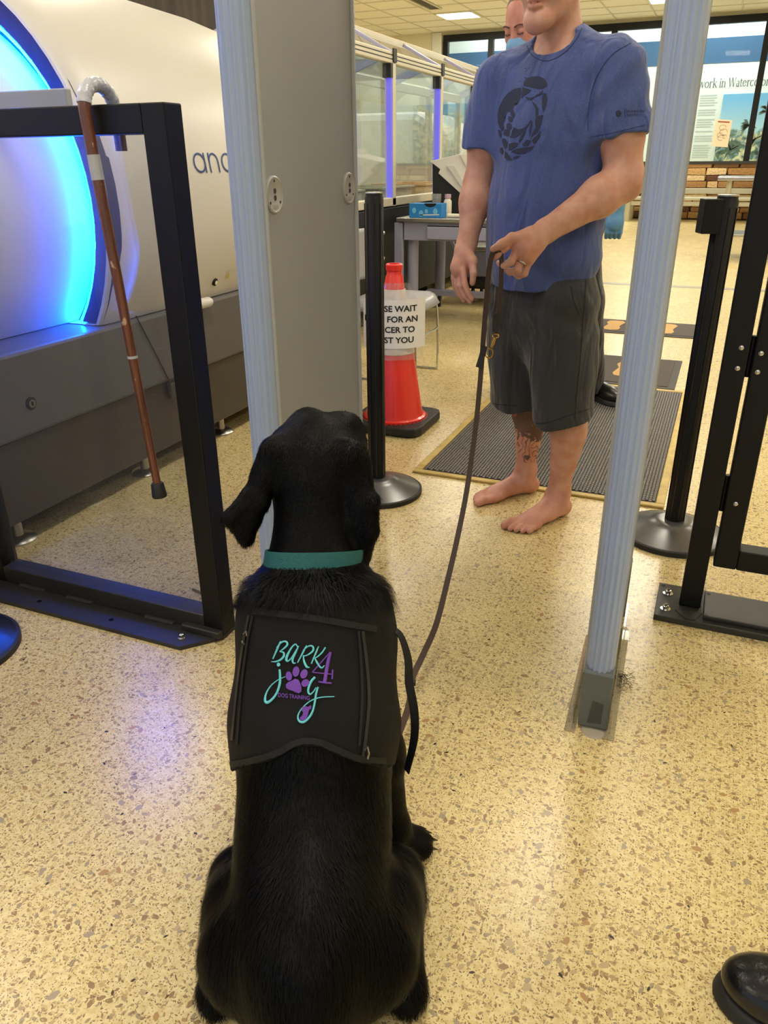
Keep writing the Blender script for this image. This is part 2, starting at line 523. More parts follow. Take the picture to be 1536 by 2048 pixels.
# stone veneer below the front window
MT['stone'] = cell_mat('ledge_stone', [S(186, 150, 98), S(222, 192, 140), S(164, 124, 78), S(108, 72, 52), S(206, 168, 110), S(136, 100, 66), S(230, 204, 158), S(178, 136, 86)], 0.85, 9)
MT['mortar'] = mat('mortar', S(78, 64, 48), 0.9)
MB().box(-6.16, 3.0, 17.955, 18.0, 0, 1.06).build('mortar_bed', MT['mortar'], wf)
rng = random.Random(5)
sm = None
z = 0.02
while z < 1.0:
    h = rng.uniform(0.085, 0.15)
    if z+h > 1.0: h = 1.045-z
    x = -6.15
    while x < 2.9:
        w = rng.uniform(0.16, 0.6)*(1.25 if h < 0.1 else 1)
        if sm is None:
            b = bmesh.new(); bmesh.ops.create_cube(b, size=1)
            for vv in b.verts:
                if vv.co.y < 0: vv.co.x *= 0.94; vv.co.z *= 0.84
                vv.co += Vector((rng.uniform(-.03, .03), rng.uniform(-.1, .1), rng.uniform(-.04, .04)))
            sm = bpy.data.meshes.new('stone'); b.to_mesh(sm); b.free(); sm.materials.append(MT['stone'])
        s = bpy.data.objects.new('stone', sm); link(s, wf)
        s.location = (x+w/2, 17.94-rng.uniform(0, 0.025), z+h/2)
        s.scale = ((w-0.002)*rng.choice((-1, 1)), 0.09, (h+0.004))
        x += w
    z += h

# front window: black frame, mullions, glass panes
win = struct(MB().box(-6.16, 5.3, 17.93, 18.05, 3.42, 3.54).build('window_1', MT['black']))
MB().box(-6.16, 5.3, 17.86, 18.05, 1.03, 1.085).build('window_sill', MT['blackplate'], win)
mx = [-6.11, -5.12, -2.63, 0.13, 2.75, 5.2]
for i, x in enumerate(mx):
    MB().box(x-0.055, x+0.055, 17.93, 18.05, 1.085, 3.42).build('mullion', MT['black'], win)
for a, b in zip(mx[:-1], mx[1:]):
    MB().box(a+0.055, b-0.055, 17.985, 17.995, 1.085, 3.42).build('pane', MT['window_glass'], win)

# display room behind the front window
MT['disp_white'] = mat('display_wall', S(226, 232, 226), 0.7, var=0.02)
MT['disp_blue'] = mat('display_blue_band', S(52, 92, 128), 0.7, var=0.05)
MT['ink'] = mat('ink_grey', S(88, 92, 98), 0.8)
MT['faint_ink'] = mat('faint_ink', S(190, 196, 194), 0.8)
dw = struct(MB().box(-7.0, 5.3, 19.5, 19.6, 0, 4.2).build('wall_display', MT['disp_white']))
struct(MB().box(-7.0, 5.3, 18.2, 19.5, -0.1, 0).build('floor_display', MT['floor']))
struct(MB().box(-7.0, 5.3, 18.2, 19.6, 4.2, 4.3).build('ceiling_display', MT['disp_white']))
struct(MB().box(-7.1, -7.0, 18.2, 19.6, 0, 4.2).box(5.3, 5.4, 18.2, 19.6, 0, 4.2).build('wall_display_side', MT['disp_white']))
struct(MB().box(-6.9, 5.3, 19.47, 19.5, 2.92, 3.37).build('trim_2', MT['disp_blue']))
struct(MB().box(-6.1, -5.15, 19.40, 19.46, 1.9, 3.2).build('trim_3', MT['disp_blue']))
for lx in (-4.5, -0.8, 2.6):
    ld = bpy.data.lights.new('display_lamp', 'AREA'); ld.shape = 'RECTANGLE'; ld.size = 2.6; ld.size_y = 0.5
    ld.energy = 62; ld.color = (0.93, 1.0, 0.98)
    r = thing('display_light', 'long light fitting inside the display room', 'ceiling light', (lx, 18.7, 4.16), 'display room lights')
    MB().box(lx-1.3, lx+1.3, 18.45, 18.95, 4.15, 4.2).build('diffuser', emit_mat('display_diffuser', (0.93, 1, 0.98, 1), 3), r)
    lo = bpy.data.objects.new('display_lamp', ld); link(lo, r); lo.location = (0, 0, -0.03)

# ---- flat print helpers
def ribbon2d(pts, w):
    P = np.array(pts, float)
    T = np.gradient(P, axis=0); T /= (np.linalg.norm(T, axis=1)[:, None]+1e-9)
    Nn = np.stack([-T[:, 1], T[:, 0]], 1)
    ww = np.full(len(P), w) if np.isscalar(w) else np.interp(np.linspace(0, 1, len(P)), np.linspace(0, 1, len(w)), w)
    a = P+Nn*ww[:, None]/2; b = P-Nn*ww[:, None]/2
    v = np.empty((2*len(P), 2)); v[0::2] = a; v[1::2] = b
    return v, [(2*i, 2*i+1, 2*i+3, 2*i+2) for i in range(len(P)-1)]
def arc2d(cx, cy, rx, ry, a0, a1, n=16):
    return [(cx+rx*math.cos(R(a0+(a1-a0)*i/n)), cy+ry*math.sin(R(a0+(a1-a0)*i/n))) for i in range(n+1)]
class Flat:
    """2-D print collected as strips and polygons, mapped to 3-D by a function"""
    def __init__(self): self.v = []; self.f = []
    def add(self, v, f):
        n = len(self.v); self.v += [tuple(p) for p in v]; self.f += [tuple(i+n for i in q) for q in f]; return self
    def stroke(self, pts, w): return self.add(*ribbon2d(pts, w))
    def poly(self, pts):
        return self.add(pts, [tuple(range(len(pts)))])
    def build(self, name, mat_, parent, fn):
        V = [fn(*p) for p in self.v]
        return mesh_obj(name, V, self.f, mat_, parent)
def text2d(s, size, align='LEFT', shear=0.0, bold=0.0):
    cu = bpy.data.curves.new('txt', 'FONT'); cu.body = s; cu.size = size; cu.align_x = align; cu.shear = shear
    cu.offset = bold
    cu.resolution_u = 3
    o = bpy.data.objects.new('txt', cu); COL.objects.link(o)
    bpy.context.view_layer.update()
    dg = bpy.context.evaluated_depsgraph_get()
    me = o.evaluated_get(dg).to_mesh()
    v = [(p.co.x, p.co.y) for p in me.vertices]; f = [tuple(p.vertices) for p in me.polygons]
    o.evaluated_get(dg).to_mesh_clear()
    bpy.data.objects.remove(o, do_unlink=True); bpy.data.curves.remove(cu)
    return v, f

# serif lettering (thick and thin strokes with foot serifs); unit = x-height
def serif_word(word):
    F = Flat(); x = 0.0
    def st(p, w): F.stroke(p, w)
    def ser(xc, y, w=0.34): F.add([(xc-w/2, y-.035), (xc+w/2, y-.035), (xc+w/2, y+.035), (xc-w/2, y+.035)], [(0, 1, 2, 3)])
    TK, TN = 0.17, 0.06
    for ch in word:
        if ch == ' ': x += 0.45; continue
        if ch in 'oec':
            w = 0.95 if ch == 'o' else 0.82
            a0, a1 = (0, 360) if ch == 'o' else ((8, 330) if ch == 'e' else (45, 320))
            A = arc2d(x+w/2, 0.5, w/2-0.07, 0.47, a0, a1, 28)
            ww = [TN+(TK-TN)*abs(math.cos(R(a0+(a1-a0)*i/28))) for i in range(29)]
            st(A, ww)
            if ch == 'e': st([(x+0.12, 0.55), (x+w-0.12, 0.55)], TN)
            x += w+0.1
        elif ch == 'r':
            st([(x+0.2, 0), (x+0.2, 1)], TK); ser(x+0.2, 0); ser(x+0.13, 0.97, 0.2)
            st(arc2d(x+0.5, 0.68, 0.28, 0.28, 170, 50, 8), [TN, TN, TK]); x += 0.75
        elif ch in 'n':
            for q in (0.2, 0.78): st([(x+q, 0), (x+q, 1.0 if q < .5 else .7)], TK); ser(x+q, 0)
            ser(x+0.13, 0.97, 0.2); st(arc2d(x+0.49, 0.66, 0.29, 0.3, 175, 5, 10), [TN, TN, TK]); x += 1.08
        elif ch == 'i':
            st([(x+0.2, 0), (x+0.2, 1)], TK); ser(x+0.2, 0); ser(x+0.13, 0.97, 0.2)
            F.poly(arc2d(x+0.19, 1.36, 0.11, 0.11, 0, 330, 11)); x += 0.46
        elif ch == 'k':
            st([(x+0.2, 0), (x+0.2, 1.6)], TK); ser(x+0.2, 0); ser(x+0.12, 1.57, 0.2)
            st([(x+0.24, 0.45), (x+0.75, 1.0)], TN); ser(x+0.75, 0.97, 0.3)
            st([(x+0.42, 0.6), (x+0.86, 0.0)], TK); ser(x+0.88, 0, 0.3); x += 1.08
        elif ch == 'l':
            st([(x+0.2, 0), (x+0.2, 1.6)], TK); ser(x+0.2, 0); x += 0.46
        elif ch == 't':
            st([(x+0.2, 1.3), (x+0.2, 0.2)], TK); st(arc2d(x+0.4, 0.2, 0.2, 0.17, 180, 320, 8), [TK, TN]); ser(x+0.25, 0.97, 0.45); x += 0.6
        elif ch == 'a':
            st(arc2d(x+0.36, 0.74, 0.22, 0.23, 160, 0, 8), [TN, TN, TK]); st([(x+0.58, 0.76), (x+0.58, 0.1), (x+0.72, 0.02)], TK)
            st(arc2d(x+0.34, 0.28, 0.24, 0.25, 75, 330, 14), [TN, TK, TK, TN]); x += 0.84
        elif ch in 'wW':
            h = 1.0 if ch == 'w' else 1.5; q = 1.0 if ch == 'w' else 1.25
            for a, b, w in ((0.1, 0.4, TK), (0.4, 0.68, TN), (0.68, 0.98, TK), (0.98, 1.26, TN)):
                ya, yb = ((h, 0) if w == TK else (0, h)); st([(x+a*q, ya), (x+b*q, yb)], w)
            for a in (0.1, 0.68, 1.26): ser(x+a*q, h-.03, 0.3)
            x += 1.34*q+0.1
        elif ch == 'A':
            st([(x+0.1, 0), (x+0.6, 1.5)], TN); st([(x+0.6, 1.5), (x+1.1, 0)], TK); st([(x+.3, .5), (x+.9, .5)], TN); ser(x+.1, 0); ser(x+1.1, 0); x += 1.25
    return F, x

# display board with lettering
db = thing('display_board', 'white display board with large grey serif lettering behind the window', 'display board', (-1.0, 19.46, 1.0))
MB().box(-2.35, 4.0, 19.44, 19.47, 1.0, 2.9).build('panel', MT['disp_white'], db)
F, W = serif_word('Artwork in Watercolor')
Fp, Wp = serif_word('Art')
us, uz = 0.085, 0.108
x0 = -1.02-Wp*us
F.build('lettering', MT['ink'], db, lambda a, b: (x0+a*us, 19.435, 2.475+b*uz))
rng = random.Random(3)
F = Flat()
for colx, cw, zt in ((-0.95, 0.36, 2.32), (-1.75, 0.55, 2.32)):
    z = zt
    while z > 1.12:
        if rng.random() < 0.86:
            w = cw*rng.uniform(0.8, 1.0)
            F.add([(colx, z), (colx+w, z), (colx+w, z+0.02), (colx, z+0.02)], [(0, 1, 2, 3)])
        z -= 0.045
F.build('small_text', MT['faint_ink'], db, lambda a, b: (a, 19.436, b))

def painting_mat():
    m = bpy.data.materials.new('watercolour_landscape'); m.use_nodes = True
    nt, N, L, B = nodes_of(m); B.inputs['Roughness'].default_value = 0.7
    tc = N.new('ShaderNodeTexCoord'); sp = N.new('ShaderNodeSeparateXYZ'); L.new(tc.outputs['Object'], sp.inputs[0])
    n1 = N.new('ShaderNodeTexNoise'); n1.inputs['Scale'].default_value = 2.2; n1.inputs['Detail'].default_value = 5
    L.new(tc.outputs['Object'], n1.inputs['Vector'])
    sky = N.new('ShaderNodeValToRGB'); e = sky.color_ramp.elements
    e[0].position = 0.25; e[0].color = S(196, 226, 224); e[1].position = 0.95; e[1].color = S(112, 178, 220)
    mz = N.new('ShaderNodeMapRange'); mz.inputs[1].default_value = 0.0; mz.inputs[2].default_value = 1.25
    L.new(sp.outputs['Z'], mz.inputs[0]); L.new(mz.outputs[0], sky.inputs[0])
    # foliage height depends on x through noise
    n2 = N.new('ShaderNodeTexNoise'); n2.inputs['Scale'].default_value = 7; n2.inputs['Detail'].default_value = 6; n2.inputs['Distortion'].default_value = 1.2
    L.new(tc.outputs['Object'], n2.inputs['Vector'])
    fol = N.new('ShaderNodeValToRGB'); e = fol.color_ramp.elements
    e[0].position = 0.32; e[0].color = S(44, 66, 62); e[1].position = 0.68; e[1].color = S(226, 222, 180)
    q = e.new(0.44); q.color = S(92, 116, 92); q = e.new(0.54); q.color = S(170, 172, 128); q = e.new(0.5); q.color = S(112, 146, 166)
    L.new(n2.outputs['Fac'], fol.inputs[0])
    a = N.new('ShaderNodeMath'); a.operation = 'MULTIPLY'; a.inputs[1].default_value = 0.30; L.new(sp.outputs['X'], a.inputs[0])
    b = N.new('ShaderNodeMath'); b.operation = 'MULTIPLY_ADD'; b.inputs[1].default_value = 1.3; L.new(n1.outputs['Fac'], b.inputs[0]); L.new(a.outputs[0], b.inputs[2])
    c = N.new('ShaderNodeMath'); c.operation = 'SUBTRACT'; L.new(b.outputs[0], c.inputs[0]); L.new(sp.outputs['Z'], c.inputs[1])
    g = N.new('ShaderNodeMapRange'); g.inputs[1].default_value = 0.2; g.inputs[2].default_value = 0.3; L.new(c.outputs[0], g.inputs[0])
    mx_ = N.new('ShaderNodeMix'); mx_.data_type = 'RGBA'
    L.new(g.outputs[0], mx_.inputs[0]); L.new(sky.outputs[0], mx_.inputs[6]); L.new(fol.outputs[0], mx_.inputs[7])
    L.new(mx_.outputs[2], B.inputs['Base Color'])
    return m
pt = thing('landscape_painting', 'large blue sky and palm landscape picture mounted beside the text column', 'painting', (-0.5, 19.42, 1.08))
MB().box(-0.5, 2.6, 19.415, 19.43, 1.08, 2.34).build('canvas', painting_mat(), pt)
MT['leaf'] = mat('painted_leaf', S(86, 104, 86), 0.8, var=0.4, scale=10)
MT['leaf2'] = mat('painted_leaf_pale', S(172, 168, 128), 0.8, var=0.3, scale=10)
for px_, pz_, s_ in ((0.08, 1.75, 0.16), (0.42, 2.0, 0.2), (0.25, 1.5, 0.2), (-0.2, 1.3, 0.22), (0.6, 1.55, 0.24), (0.95, 1.9, 0.26)):
    F = Flat()
    for q in range(9):
        an = R(rng.uniform(0, 360))
        F.stroke([(px_, pz_), (px_+math.cos(an)*s_*.6, pz_+math.sin(an)*s_*.6+.03), (px_+math.cos(an)*s_, pz_+math.sin(an)*s_)], [0.02, 0.05, 0.005])
    F.build('palm_crown', MT['leaf' if rng.random() < .6 else 'leaf2'], pt, lambda a, b: (a, 19.412, b))
fl = thing('flyer', 'small cream paper flyer with a line drawing taped to the window', 'flyer', (-0.4, 17.97, 1.33))
MT['paper_cream'] = mat('cream_paper', S(232, 216, 188), 0.8, var=0.04, scale=5)
MT['ink_brown'] = mat('brown_ink', S(176, 150, 120), 0.8)
MT['ink_red'] = mat('red_ink', S(150, 60, 50), 0.8)
MB().prism([(-0.535, 1.83), (-0.235, 1.805), (-0.243, 1.33), (-0.548, 1.355)], (0, 17.98, 0), (1, 0, 0), (0, 0, 1), (0, 0.002, 0)).build('sheet', MT['paper_cream'], fl)
F = Flat()
for cx_, cz_, r_ in ((-0.39, 1.68, .06), (-0.36, 1.6, .07), (-0.42, 1.55, .05), (-0.39, 1.5, .06), (-0.33, 1.52, .04)):
    F.stroke(arc2d(cx_, cz_, r_, r_*.8, 0, 300, 14), 0.008)
F.build('line_drawing', MT['ink_brown'], fl, lambda a, b: (a, 17.977, b))
F = Flat(); F.add([(-0.49, 1.775), (-0.28, 1.76), (-0.28, 1.78), (-0.49, 1.795)], [(0, 1, 2, 3)])
F.build('heading', MT['ink_red'], fl, lambda a, b: (a, 17.977, b))

# divider strip in the far floor
MT['strip_metal'] = mat('floor_strip', S(150, 148, 140), 0.4)
struct(MB().box(-6, 5.3, 8.26, 8.38, 0.0, 0.002).build('trim_4', MT['strip_metal']))
# dark wall piece behind the scanner
struct(MB().box(-5.4, -3.9, 6.3, 6.6, 0, CZ).build('wall_pier', MT['wall_dark']))
# ------------------------------------------------------------------ baggage scanner (left)
sc = thing('baggage_scanner', 'large white rounded baggage scanner with glowing blue ring and grey base', 'scanner', (-2.6, 2.6, 0))
CX, CZc = -2.62, 1.03
def arch(r, zcut, n=40, sq=1.0, rx=None):
    """outline of a round section cut flat at zcut, from the camera side over the top to the far side"""
    rx = r if rx is None else rx
    a0 = math.asin(max(-1, min(1, (zcut-CZc)/r)))
    return [(CX+rx*math.cos(a0+(math.pi-2*a0)*i/n), CZc+r*math.sin(a0+(math.pi-2*a0)*i/n)) for i in range(n+1)]
def loft(name, sections, material, parent, smooth=True, cap=True):
    v = []; f = []; m = None
    for y, pr in sections:
        m = len(pr)
        v += [(p[0], y, p[1]) for p in pr]
    for j in range(len(sections)-1):
        for i in range(m-1):
            f.append((j*m+i, j*m+i+1, (j+1)*m+i+1, (j+1)*m+i))
        f.append((j*m+m-1, j*m, (j+1)*m, (j+1)*m+m-1))
    if cap == 'back':
        f.append(tuple(range((len(sections)-1)*m, len(sections)*m))[::-1])
    elif cap:
        f += [tuple(range(m)), tuple(range((len(sections)-1)*m, len(sections)*m))[::-1]]
    b = MB(); b.v = v; b.f = f
    return b.build(name, material, parent, smooth)
sec = []
for y, r in ((2.137, 0.742), (2.139, 0.752), (2.155, 0.762), (2.25, 0.768), (2.6, 0.770), (3.0, 0.765), (3.4, 0.752), (3.7, 0.725), (3.86, 0.68), (3.9, 0.60), (3.92, 0.48)):
    sec.append((y, arch(r, 0.635, rx=r*0.97)))
loft('shell', sec, MT['white_plastic'], sc, cap='back')
# mirrored shell on the near side of the ring (out of the picture)
sec = [(y, arch(r, 0.635, rx=r*0.97)) for y, r in ((-.3, 0.5), (-.2, 0.66), (0.0, 0.74), (0.3, 0.765), (0.445, 0.75), (0.45, 0.735))]
loft('shell', sec, MT['white_plastic'], sc)
# recessed drum
MT['drum'] = mat('matt_white_drum', S(214, 212, 210), 0.75, var=0.02)
loft('drum', [(0.44, arch(0.62, 0.634)), (2.195, arch(0.62, 0.634))], MT['drum'], sc)
# navy rim rings and the blue light strips behind them
MT['blue_led'] = emit_mat('blue_light_strip', (0.0, 0.115, 1.0, 1), 620.0)
MT['blue_led_dim'] = emit_mat('blue_light_strip_dim', (0.0, 0.115, 1.0, 1), 70.0)
for y, s in ((2.19, -1), (0.45, 1)):
    for rr, w, mt, nm in ((0.742, 0.022, MT['navy'], 'rim'), (0.648, 0.012, MT['blue_led'] if s < 0 else MT['blue_led_dim'], 'light_strip')):
        A = arch(rr, 0.64)
        m = MB()
        P = [(p[0], y+s*(0.018 if s < 0 else 0.010), p[1]) for p in A]
        if nm == 'rim':
            inner = arch(0.664, 0.64)
            v = []; f = []
            for p, q in zip(A, inner):
                v += [(p[0], y, p[1]), (p[0], y+s*(0.040 if s < 0 else 0.06), p[1]), (q[0], y+s*(0.040 if s < 0 else 0.06), q[1]), (q[0], y, q[1])]
            for i in range(len(A)-1):
                for k in range(4):
                    f.append((i*4+k, i*4+(k+1) % 4, i*4+4+(k+1) % 4, i*4+4+k))
            m.add(v, f)
        else:
            m.tube(P, w/2, 6)
        m.build(nm, mt, sc, True)
# base
MB().box(-3.35, -1.955, -0.4, 3.95, 0.365, 0.632).build('upper_base', MT['scanner_base'], sc, bevel=0.012)
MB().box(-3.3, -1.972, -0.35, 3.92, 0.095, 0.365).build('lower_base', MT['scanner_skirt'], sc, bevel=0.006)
for y in (1.66, 2.32, 2.87, 0.9, 3.7):
    f = MB().lathe([(0.055, 0), (0.057, 0.006), (0.05, 0.014), (0.018, 0.022), (0.016, 0.1), (0.012, 0.1)], (-2.045, y, 0), 20)
    f.build('levelling_foot', MT['steel'], sc, True)
# loose cable on the base and its connector
def on_x(px_, py_, xx):
    v = ray(px_, py_); return CAM+v*(xx-CAM[0])/v[0]
MB().tube(catmull([on_x(272, 632, -1.951), on_x(300, 685, -1.951), on_x(322, 728, -1.951), on_x(342, 768, -1.951)], 6), .0022, 6).build('cable', MT['rubber'], sc, True)
_c = on_x(348, 778, -1.955)
MB().box(-1.965, -1.945, _c[1]-.03, _c[1]+.03, _c[2]-.03, _c[2]+.03).build('connector', MT['scanner_skirt'], sc, bevel=.004)
# socket and small latch
p = at(57, 797, 2.62)
so = MB().lathe([(0.021, 0), (0.021, 0.004), (0.014, 0.006), (0.0, 0.006)], (-1.957, 1.74, 0.465), 20, (1, 0, 0)).build('key_socket', MT['black'], sc, True)
MB().lathe([(0.013, 0.004), (0.013, 0.009), (0.0, 0.009)], (-1.957, 1.74, 0.465), 16, (1, 0, 0)).build('socket_insert', MT['chrome'], so, True)
MB().box(-1.949, -1.945, 1.738, 1.742, 0.458, 0.472).build('key_slot', MT['black'], so)
MB().lathe([(0.0, -0.05), (0.016, -0.045), (0.021, -0.02), (0.021, 0.03), (0.014, 0.045), (0.0, 0.05)], (-1.93, 2.68, 0.632), 14, (0, 1, 0)).build('latch', MT['white_plastic'], sc, True)
def shell_x(y, z):
    ys = [2.155, 2.25, 2.6, 3.0, 3.4, 3.8]; rs = [0.762, .768, .770, .765, .752, .725]
    r = np.interp(y, ys, rs)
    return CX+0.97*math.sqrt(max(r*r-(z-CZc)**2, 0))
MT['brand_blue'] = mat('navy_print', S(38, 66, 132), 0.5)
MT['warn'] = mat('warning_yellow', S(214, 190, 70), 0.6)
# warning sticker and ring lock near the shell's lower edge
wl = Flat(); wl.add([(0, 0), (.055, 0), (.055, .035), (0, .035)], [(0, 1, 2, 3)])
ws = wl.build('warning_sticker', MT['pale_trim'], sc, lambda a, b: (shell_x(2.87+a, .70+b)+.0012, 2.87+a, .70+b))
wl = Flat(); wl.poly([(.003, .004), (.027, .004), (.015, .03)])
wl.build('warning_triangle', MT['warn'], ws, lambda a, b: (shell_x(2.87+a, .70+b)+.002, 2.87+a, .70+b))
lk = MB().lathe([(0.016, -.004), (0.016, 0.005), (0.010, 0.006), (0.0, .003)], (shell_x(2.79, .70)+0.001, 2.79, .70), 18, (1, 0, -.3)).build('lock', MT['black'], sc, True)
MB().lathe([(0.009, .004), (0.009, 0.009), (0.0, .009)], (shell_x(2.79, .70)+0.001, 2.79, .70), 14, (1, 0, -.3)).build('lock_ring', MT['chrome'], lk, True)
# lettering on the shell: thin round letters
def geo_letter(ch, x, F, h=1.0, w=0.10):
    if ch in 'aog':
        F.stroke(arc2d(x+.5, .5, .45, .45, 0, 360, 28), w)
        if ch == 'a': F.stroke([(x+.95, 0), (x+.95, 1.0)], w)
        if ch == 'g': F.stroke([(x+.95, 1.0), (x+.95, 0.1)]+arc2d(x+.5, -.05, .45, .38, 0, -150, 14), w)
        return 1.25
    if ch == 'n':
        F.stroke([(x+.08, 0), (x+.08, 1.0)], w); F.stroke(arc2d(x+.45, .55, .37, .40, 180, 0, 16)+[(x+.82, 0)], w); return 1.12
    if ch == 'l':
        F.stroke([(x+.08, 0), (x+.08, 1.5)], w); return .35
    if ch == 'i':
        F.stroke([(x+.08, 0), (x+.08, 1.0)], w); F.poly(arc2d(x+.08, 1.35, .08, .08, 0, 330, 10)); return .35
    if ch == 'c':
        F.stroke(arc2d(x+.5, .5, .45, .45, 45, 315, 22), w); return 1.0
x = 0
for ch in 'analogic':
    F = Flat(); dx = geo_letter(ch, x, F)
    F.build('letter', MT['brand_blue'], sc, lambda a, b: (shell_x(2.636+a*.080, 1.120+b*.070)+0.002, 2.636+a*.080, 1.120+b*.070))
    x += dx

# monitor panel edge seen above the frame
mo = sc
MB().box(-1.99, -1.725, 1.86, 1.885, 1.262, 1.345).build('side_screen', MT['det_grey'], mo, bevel=0.004)
MB().bar((-1.9, 1.875, 1.30), (-2.08, 1.90, 1.30), .03, .03).build('screen_arm', MT['black'], mo)

# ------------------------------------------------------------------ glass partition with black frame
gf = thing('glass_partition', 'clear glass partition in a black metal frame in front of the scanner', 'partition', (-1.5, 1.45, 0))
XL, XR, Y0, Y1 = -1.90, -1.068, 1.415, 1.475
MB().box(XR-0.058, XR, Y0, Y1, 0.012, 1.268).build('post', MT['black'], gf, bevel=0.003)
MB().box(XL, XL+0.058, Y0, Y1, 0.012, 1.268).build('post', MT['black'], gf, bevel=0.003)
MB().box(XL+0.058, XR-0.058, Y0, Y1, 1.212, 1.268).build('top_rail', MT['black'], gf, bevel=0.003)
MB().box(XL+0.058, XR-0.058, Y0, Y1, 0.012, 0.062).build('bottom_rail', MT['blackplate'], gf, bevel=0.003)
MB().box(XL+0.05, XR-0.05, 1.44, 1.448, 0.055, 1.22).build('pane', MT['scratched_glass'], gf)
MB().prism([(XL, 1.475), (XL, 1.33), (-1.145, 1.33), (-1.068, 1.415), (-1.068, 1.475)], (0, 0, 0), (1, 0, 0), (0, 1, 0), (0, 0, 0.012)).build('floor_plate', MT['blackplate'], gf)
for x in (-1.165, -1.845):
    b = MB().lathe([(0.011, 0.012), (0.011, 0.015), (0.007, 0.016), (0.007, 0.024), (0.004, 0.026)], (x, 1.365, 0), 12).build('bolt', MT['chrome'], gf, True)
for x in (-1.40, -1.66):
    MB().lathe([(0.007, 0.0122), (0.007, 0.0127)], (x, 1.365, 0), 12).build('bolt_hole', MT['black_gloss'], gf)
MT['weld'] = mat('weld_bead', S(50, 48, 46), 0.5, bump=1.0, bscale=160)
for x in (-1.32, -1.60, -1.78):
    MB().tube([(x+i*0.012, 1.412+0.002*(i % 2), 0.014) for i in range(9)], 0.007, 6).build('weld_bead', MT['weld'], gf, True)
MB().box(XR-0.12, XR-0.0, 1.395, 1.416, 0.012, 0.03).build('corner_bracket', MT['blackplate'], gf, bevel=0.003)
MB().box(XL, -1.71, 1.33, 1.345, 0.012, 0.013).build('plate_wear', MT['blackplate'], gf)

fc = thing('floor_cable', 'thin black cable on the floor between the glass partition and the detector', 'cable', (-1.0, 1.52, 0))
MB().tube(catmull([(-1.30, 1.60, .004), (-1.10, 1.56, .004), (-1.0, 1.535, .004), (-.94, 1.53, .004), (-.93, 1.62, .004)], 6), .0035, 8).build('wire', MT['rubber'], fc, True)
# ------------------------------------------------------------------ cane
def wood_mat(name, c0, c1, c2):
    m = bpy.data.materials.new(name); m.use_nodes = True
    nt, N, L, B = nodes_of(m); B.inputs['Roughness'].default_value = 0.35; B.inputs['Coat Weight'].default_value = 0.3
    tc = N.new('ShaderNodeTexCoord'); mp = N.new('ShaderNodeMapping'); mp.inputs['Scale'].default_value = (60, 60, 3)
    nz = N.new('ShaderNodeTexNoise'); nz.inputs['Scale'].default_value = 2; nz.inputs['Detail'].default_value = 6
    L.new(tc.outputs['Object'], mp.inputs[0]); L.new(mp.outputs[0], nz.inputs['Vector'])
    rp = N.new('ShaderNodeValToRGB'); e = rp.color_ramp.elements
    e[0].position = 0.3; e[0].color = c0; e[1].position = 0.62; e[1].color = c1
    L.new(nz.outputs['Fac'], rp.inputs[0])
    n2 = N.new('ShaderNodeTexNoise'); n2.inputs['Scale'].default_value = 55; n2.inputs['Detail'].default_value = 4
    mp2 = N.new('ShaderNodeMapping'); mp2.inputs['Scale'].default_value = (1.6, 1.6, .5)
    L.new(tc.outputs['Object'], mp2.inputs[0]); L.new(mp2.outputs[0], n2.inputs['Vector'])
    r2 = N.new('ShaderNodeValToRGB'); r2.color_ramp.elements[0].position = 0.66; r2.color_ramp.elements[1].position = 0.70
    L.new(n2.outputs['Fac'], r2.inputs[0])
    mx_ = N.new('ShaderNodeMix'); mx_.data_type = 'RGBA'; mx_.inputs[7].default_value = c2
    L.new(r2.outputs[0], mx_.inputs[0]); L.new(rp.outputs[0], mx_.inputs[6]); L.new(mx_.outputs[2], B.inputs['Base Color'])
    return m
MT['cane_wood'] = wood_mat('worn_cane_wood', S(78, 40, 25), S(112, 64, 42), S(180, 150, 122))
MT['tape'] = mat('clear_grey_tape', S(176, 178, 184), 0.25, var=0.12, scale=40, bump=0.5, bscale=70)
MT['plastic_wrap'] = mat('crinkled_plastic_wrap', S(196, 198, 204), 0.15, var=0.15, scale=60, bump=1.0, bscale=90)
ca = thing('walking_cane', 'brown wooden walking cane hooked over the black partition frame', 'cane', (-1.2, 1.39, 0.41))
tip = np.array([-1.196, 1.392, 0.425]); top = np.array([-1.246, 1.392, 1.235])
hook = catmull([top, (-1.2475, 1.393, 1.262), (-1.249, 1.400, 1.283), (-1.251, 1.420, 1.301), (-1.254, 1.447, 1.307), (-1.257, 1.474, 1.300), (-1.259, 1.494, 1.280), (-1.260, 1.502, 1.25), (-1.261, 1.504, 1.182)], 6)
shaft = [tip+(top-tip)*t for t in np.linspace(0, 1, 24)]
P = np.vstack([np.array(shaft)[:-1], hook])
rr = np.interp(np.arange(len(P)), [0, 23, len(P)-1], [0.0095, 0.0125, 0.0130])
MB().tube(P, rr, 14).build('shaft', MT['cane_wood'], ca, True)
MB().tube(hook[8:40], 0.0145+0.0009*np.sin(np.arange(len(hook[8:40]))*1.9), 14).build('grip_wrap', MT['plastic_wrap'], ca, True)
d = (top-tip)/np.linalg.norm(top-tip)
q0 = tip+(top-tip)*0.865; q1 = tip+(top-tip)*0.925
MB().tube([q0, (q0+q1)/2, q1], 0.0133, 14).build('tape_band', MT['tape'], ca, True)
q0 = tip+(top-tip)*0.40
MB().tube([q0, q0+d*.006], 0.0118, 14).build('worn_ring', MT['tape'], ca, True)
MB().lathe([(0.0175, -0.020), (0.0185, -0.017), (0.0175, -0.008), (0.0155, 0.014), (0.0135, 0.017), (0.0, 0.017)], tip, 20, d).build('rubber_tip', MT['rubber'], ca, True)

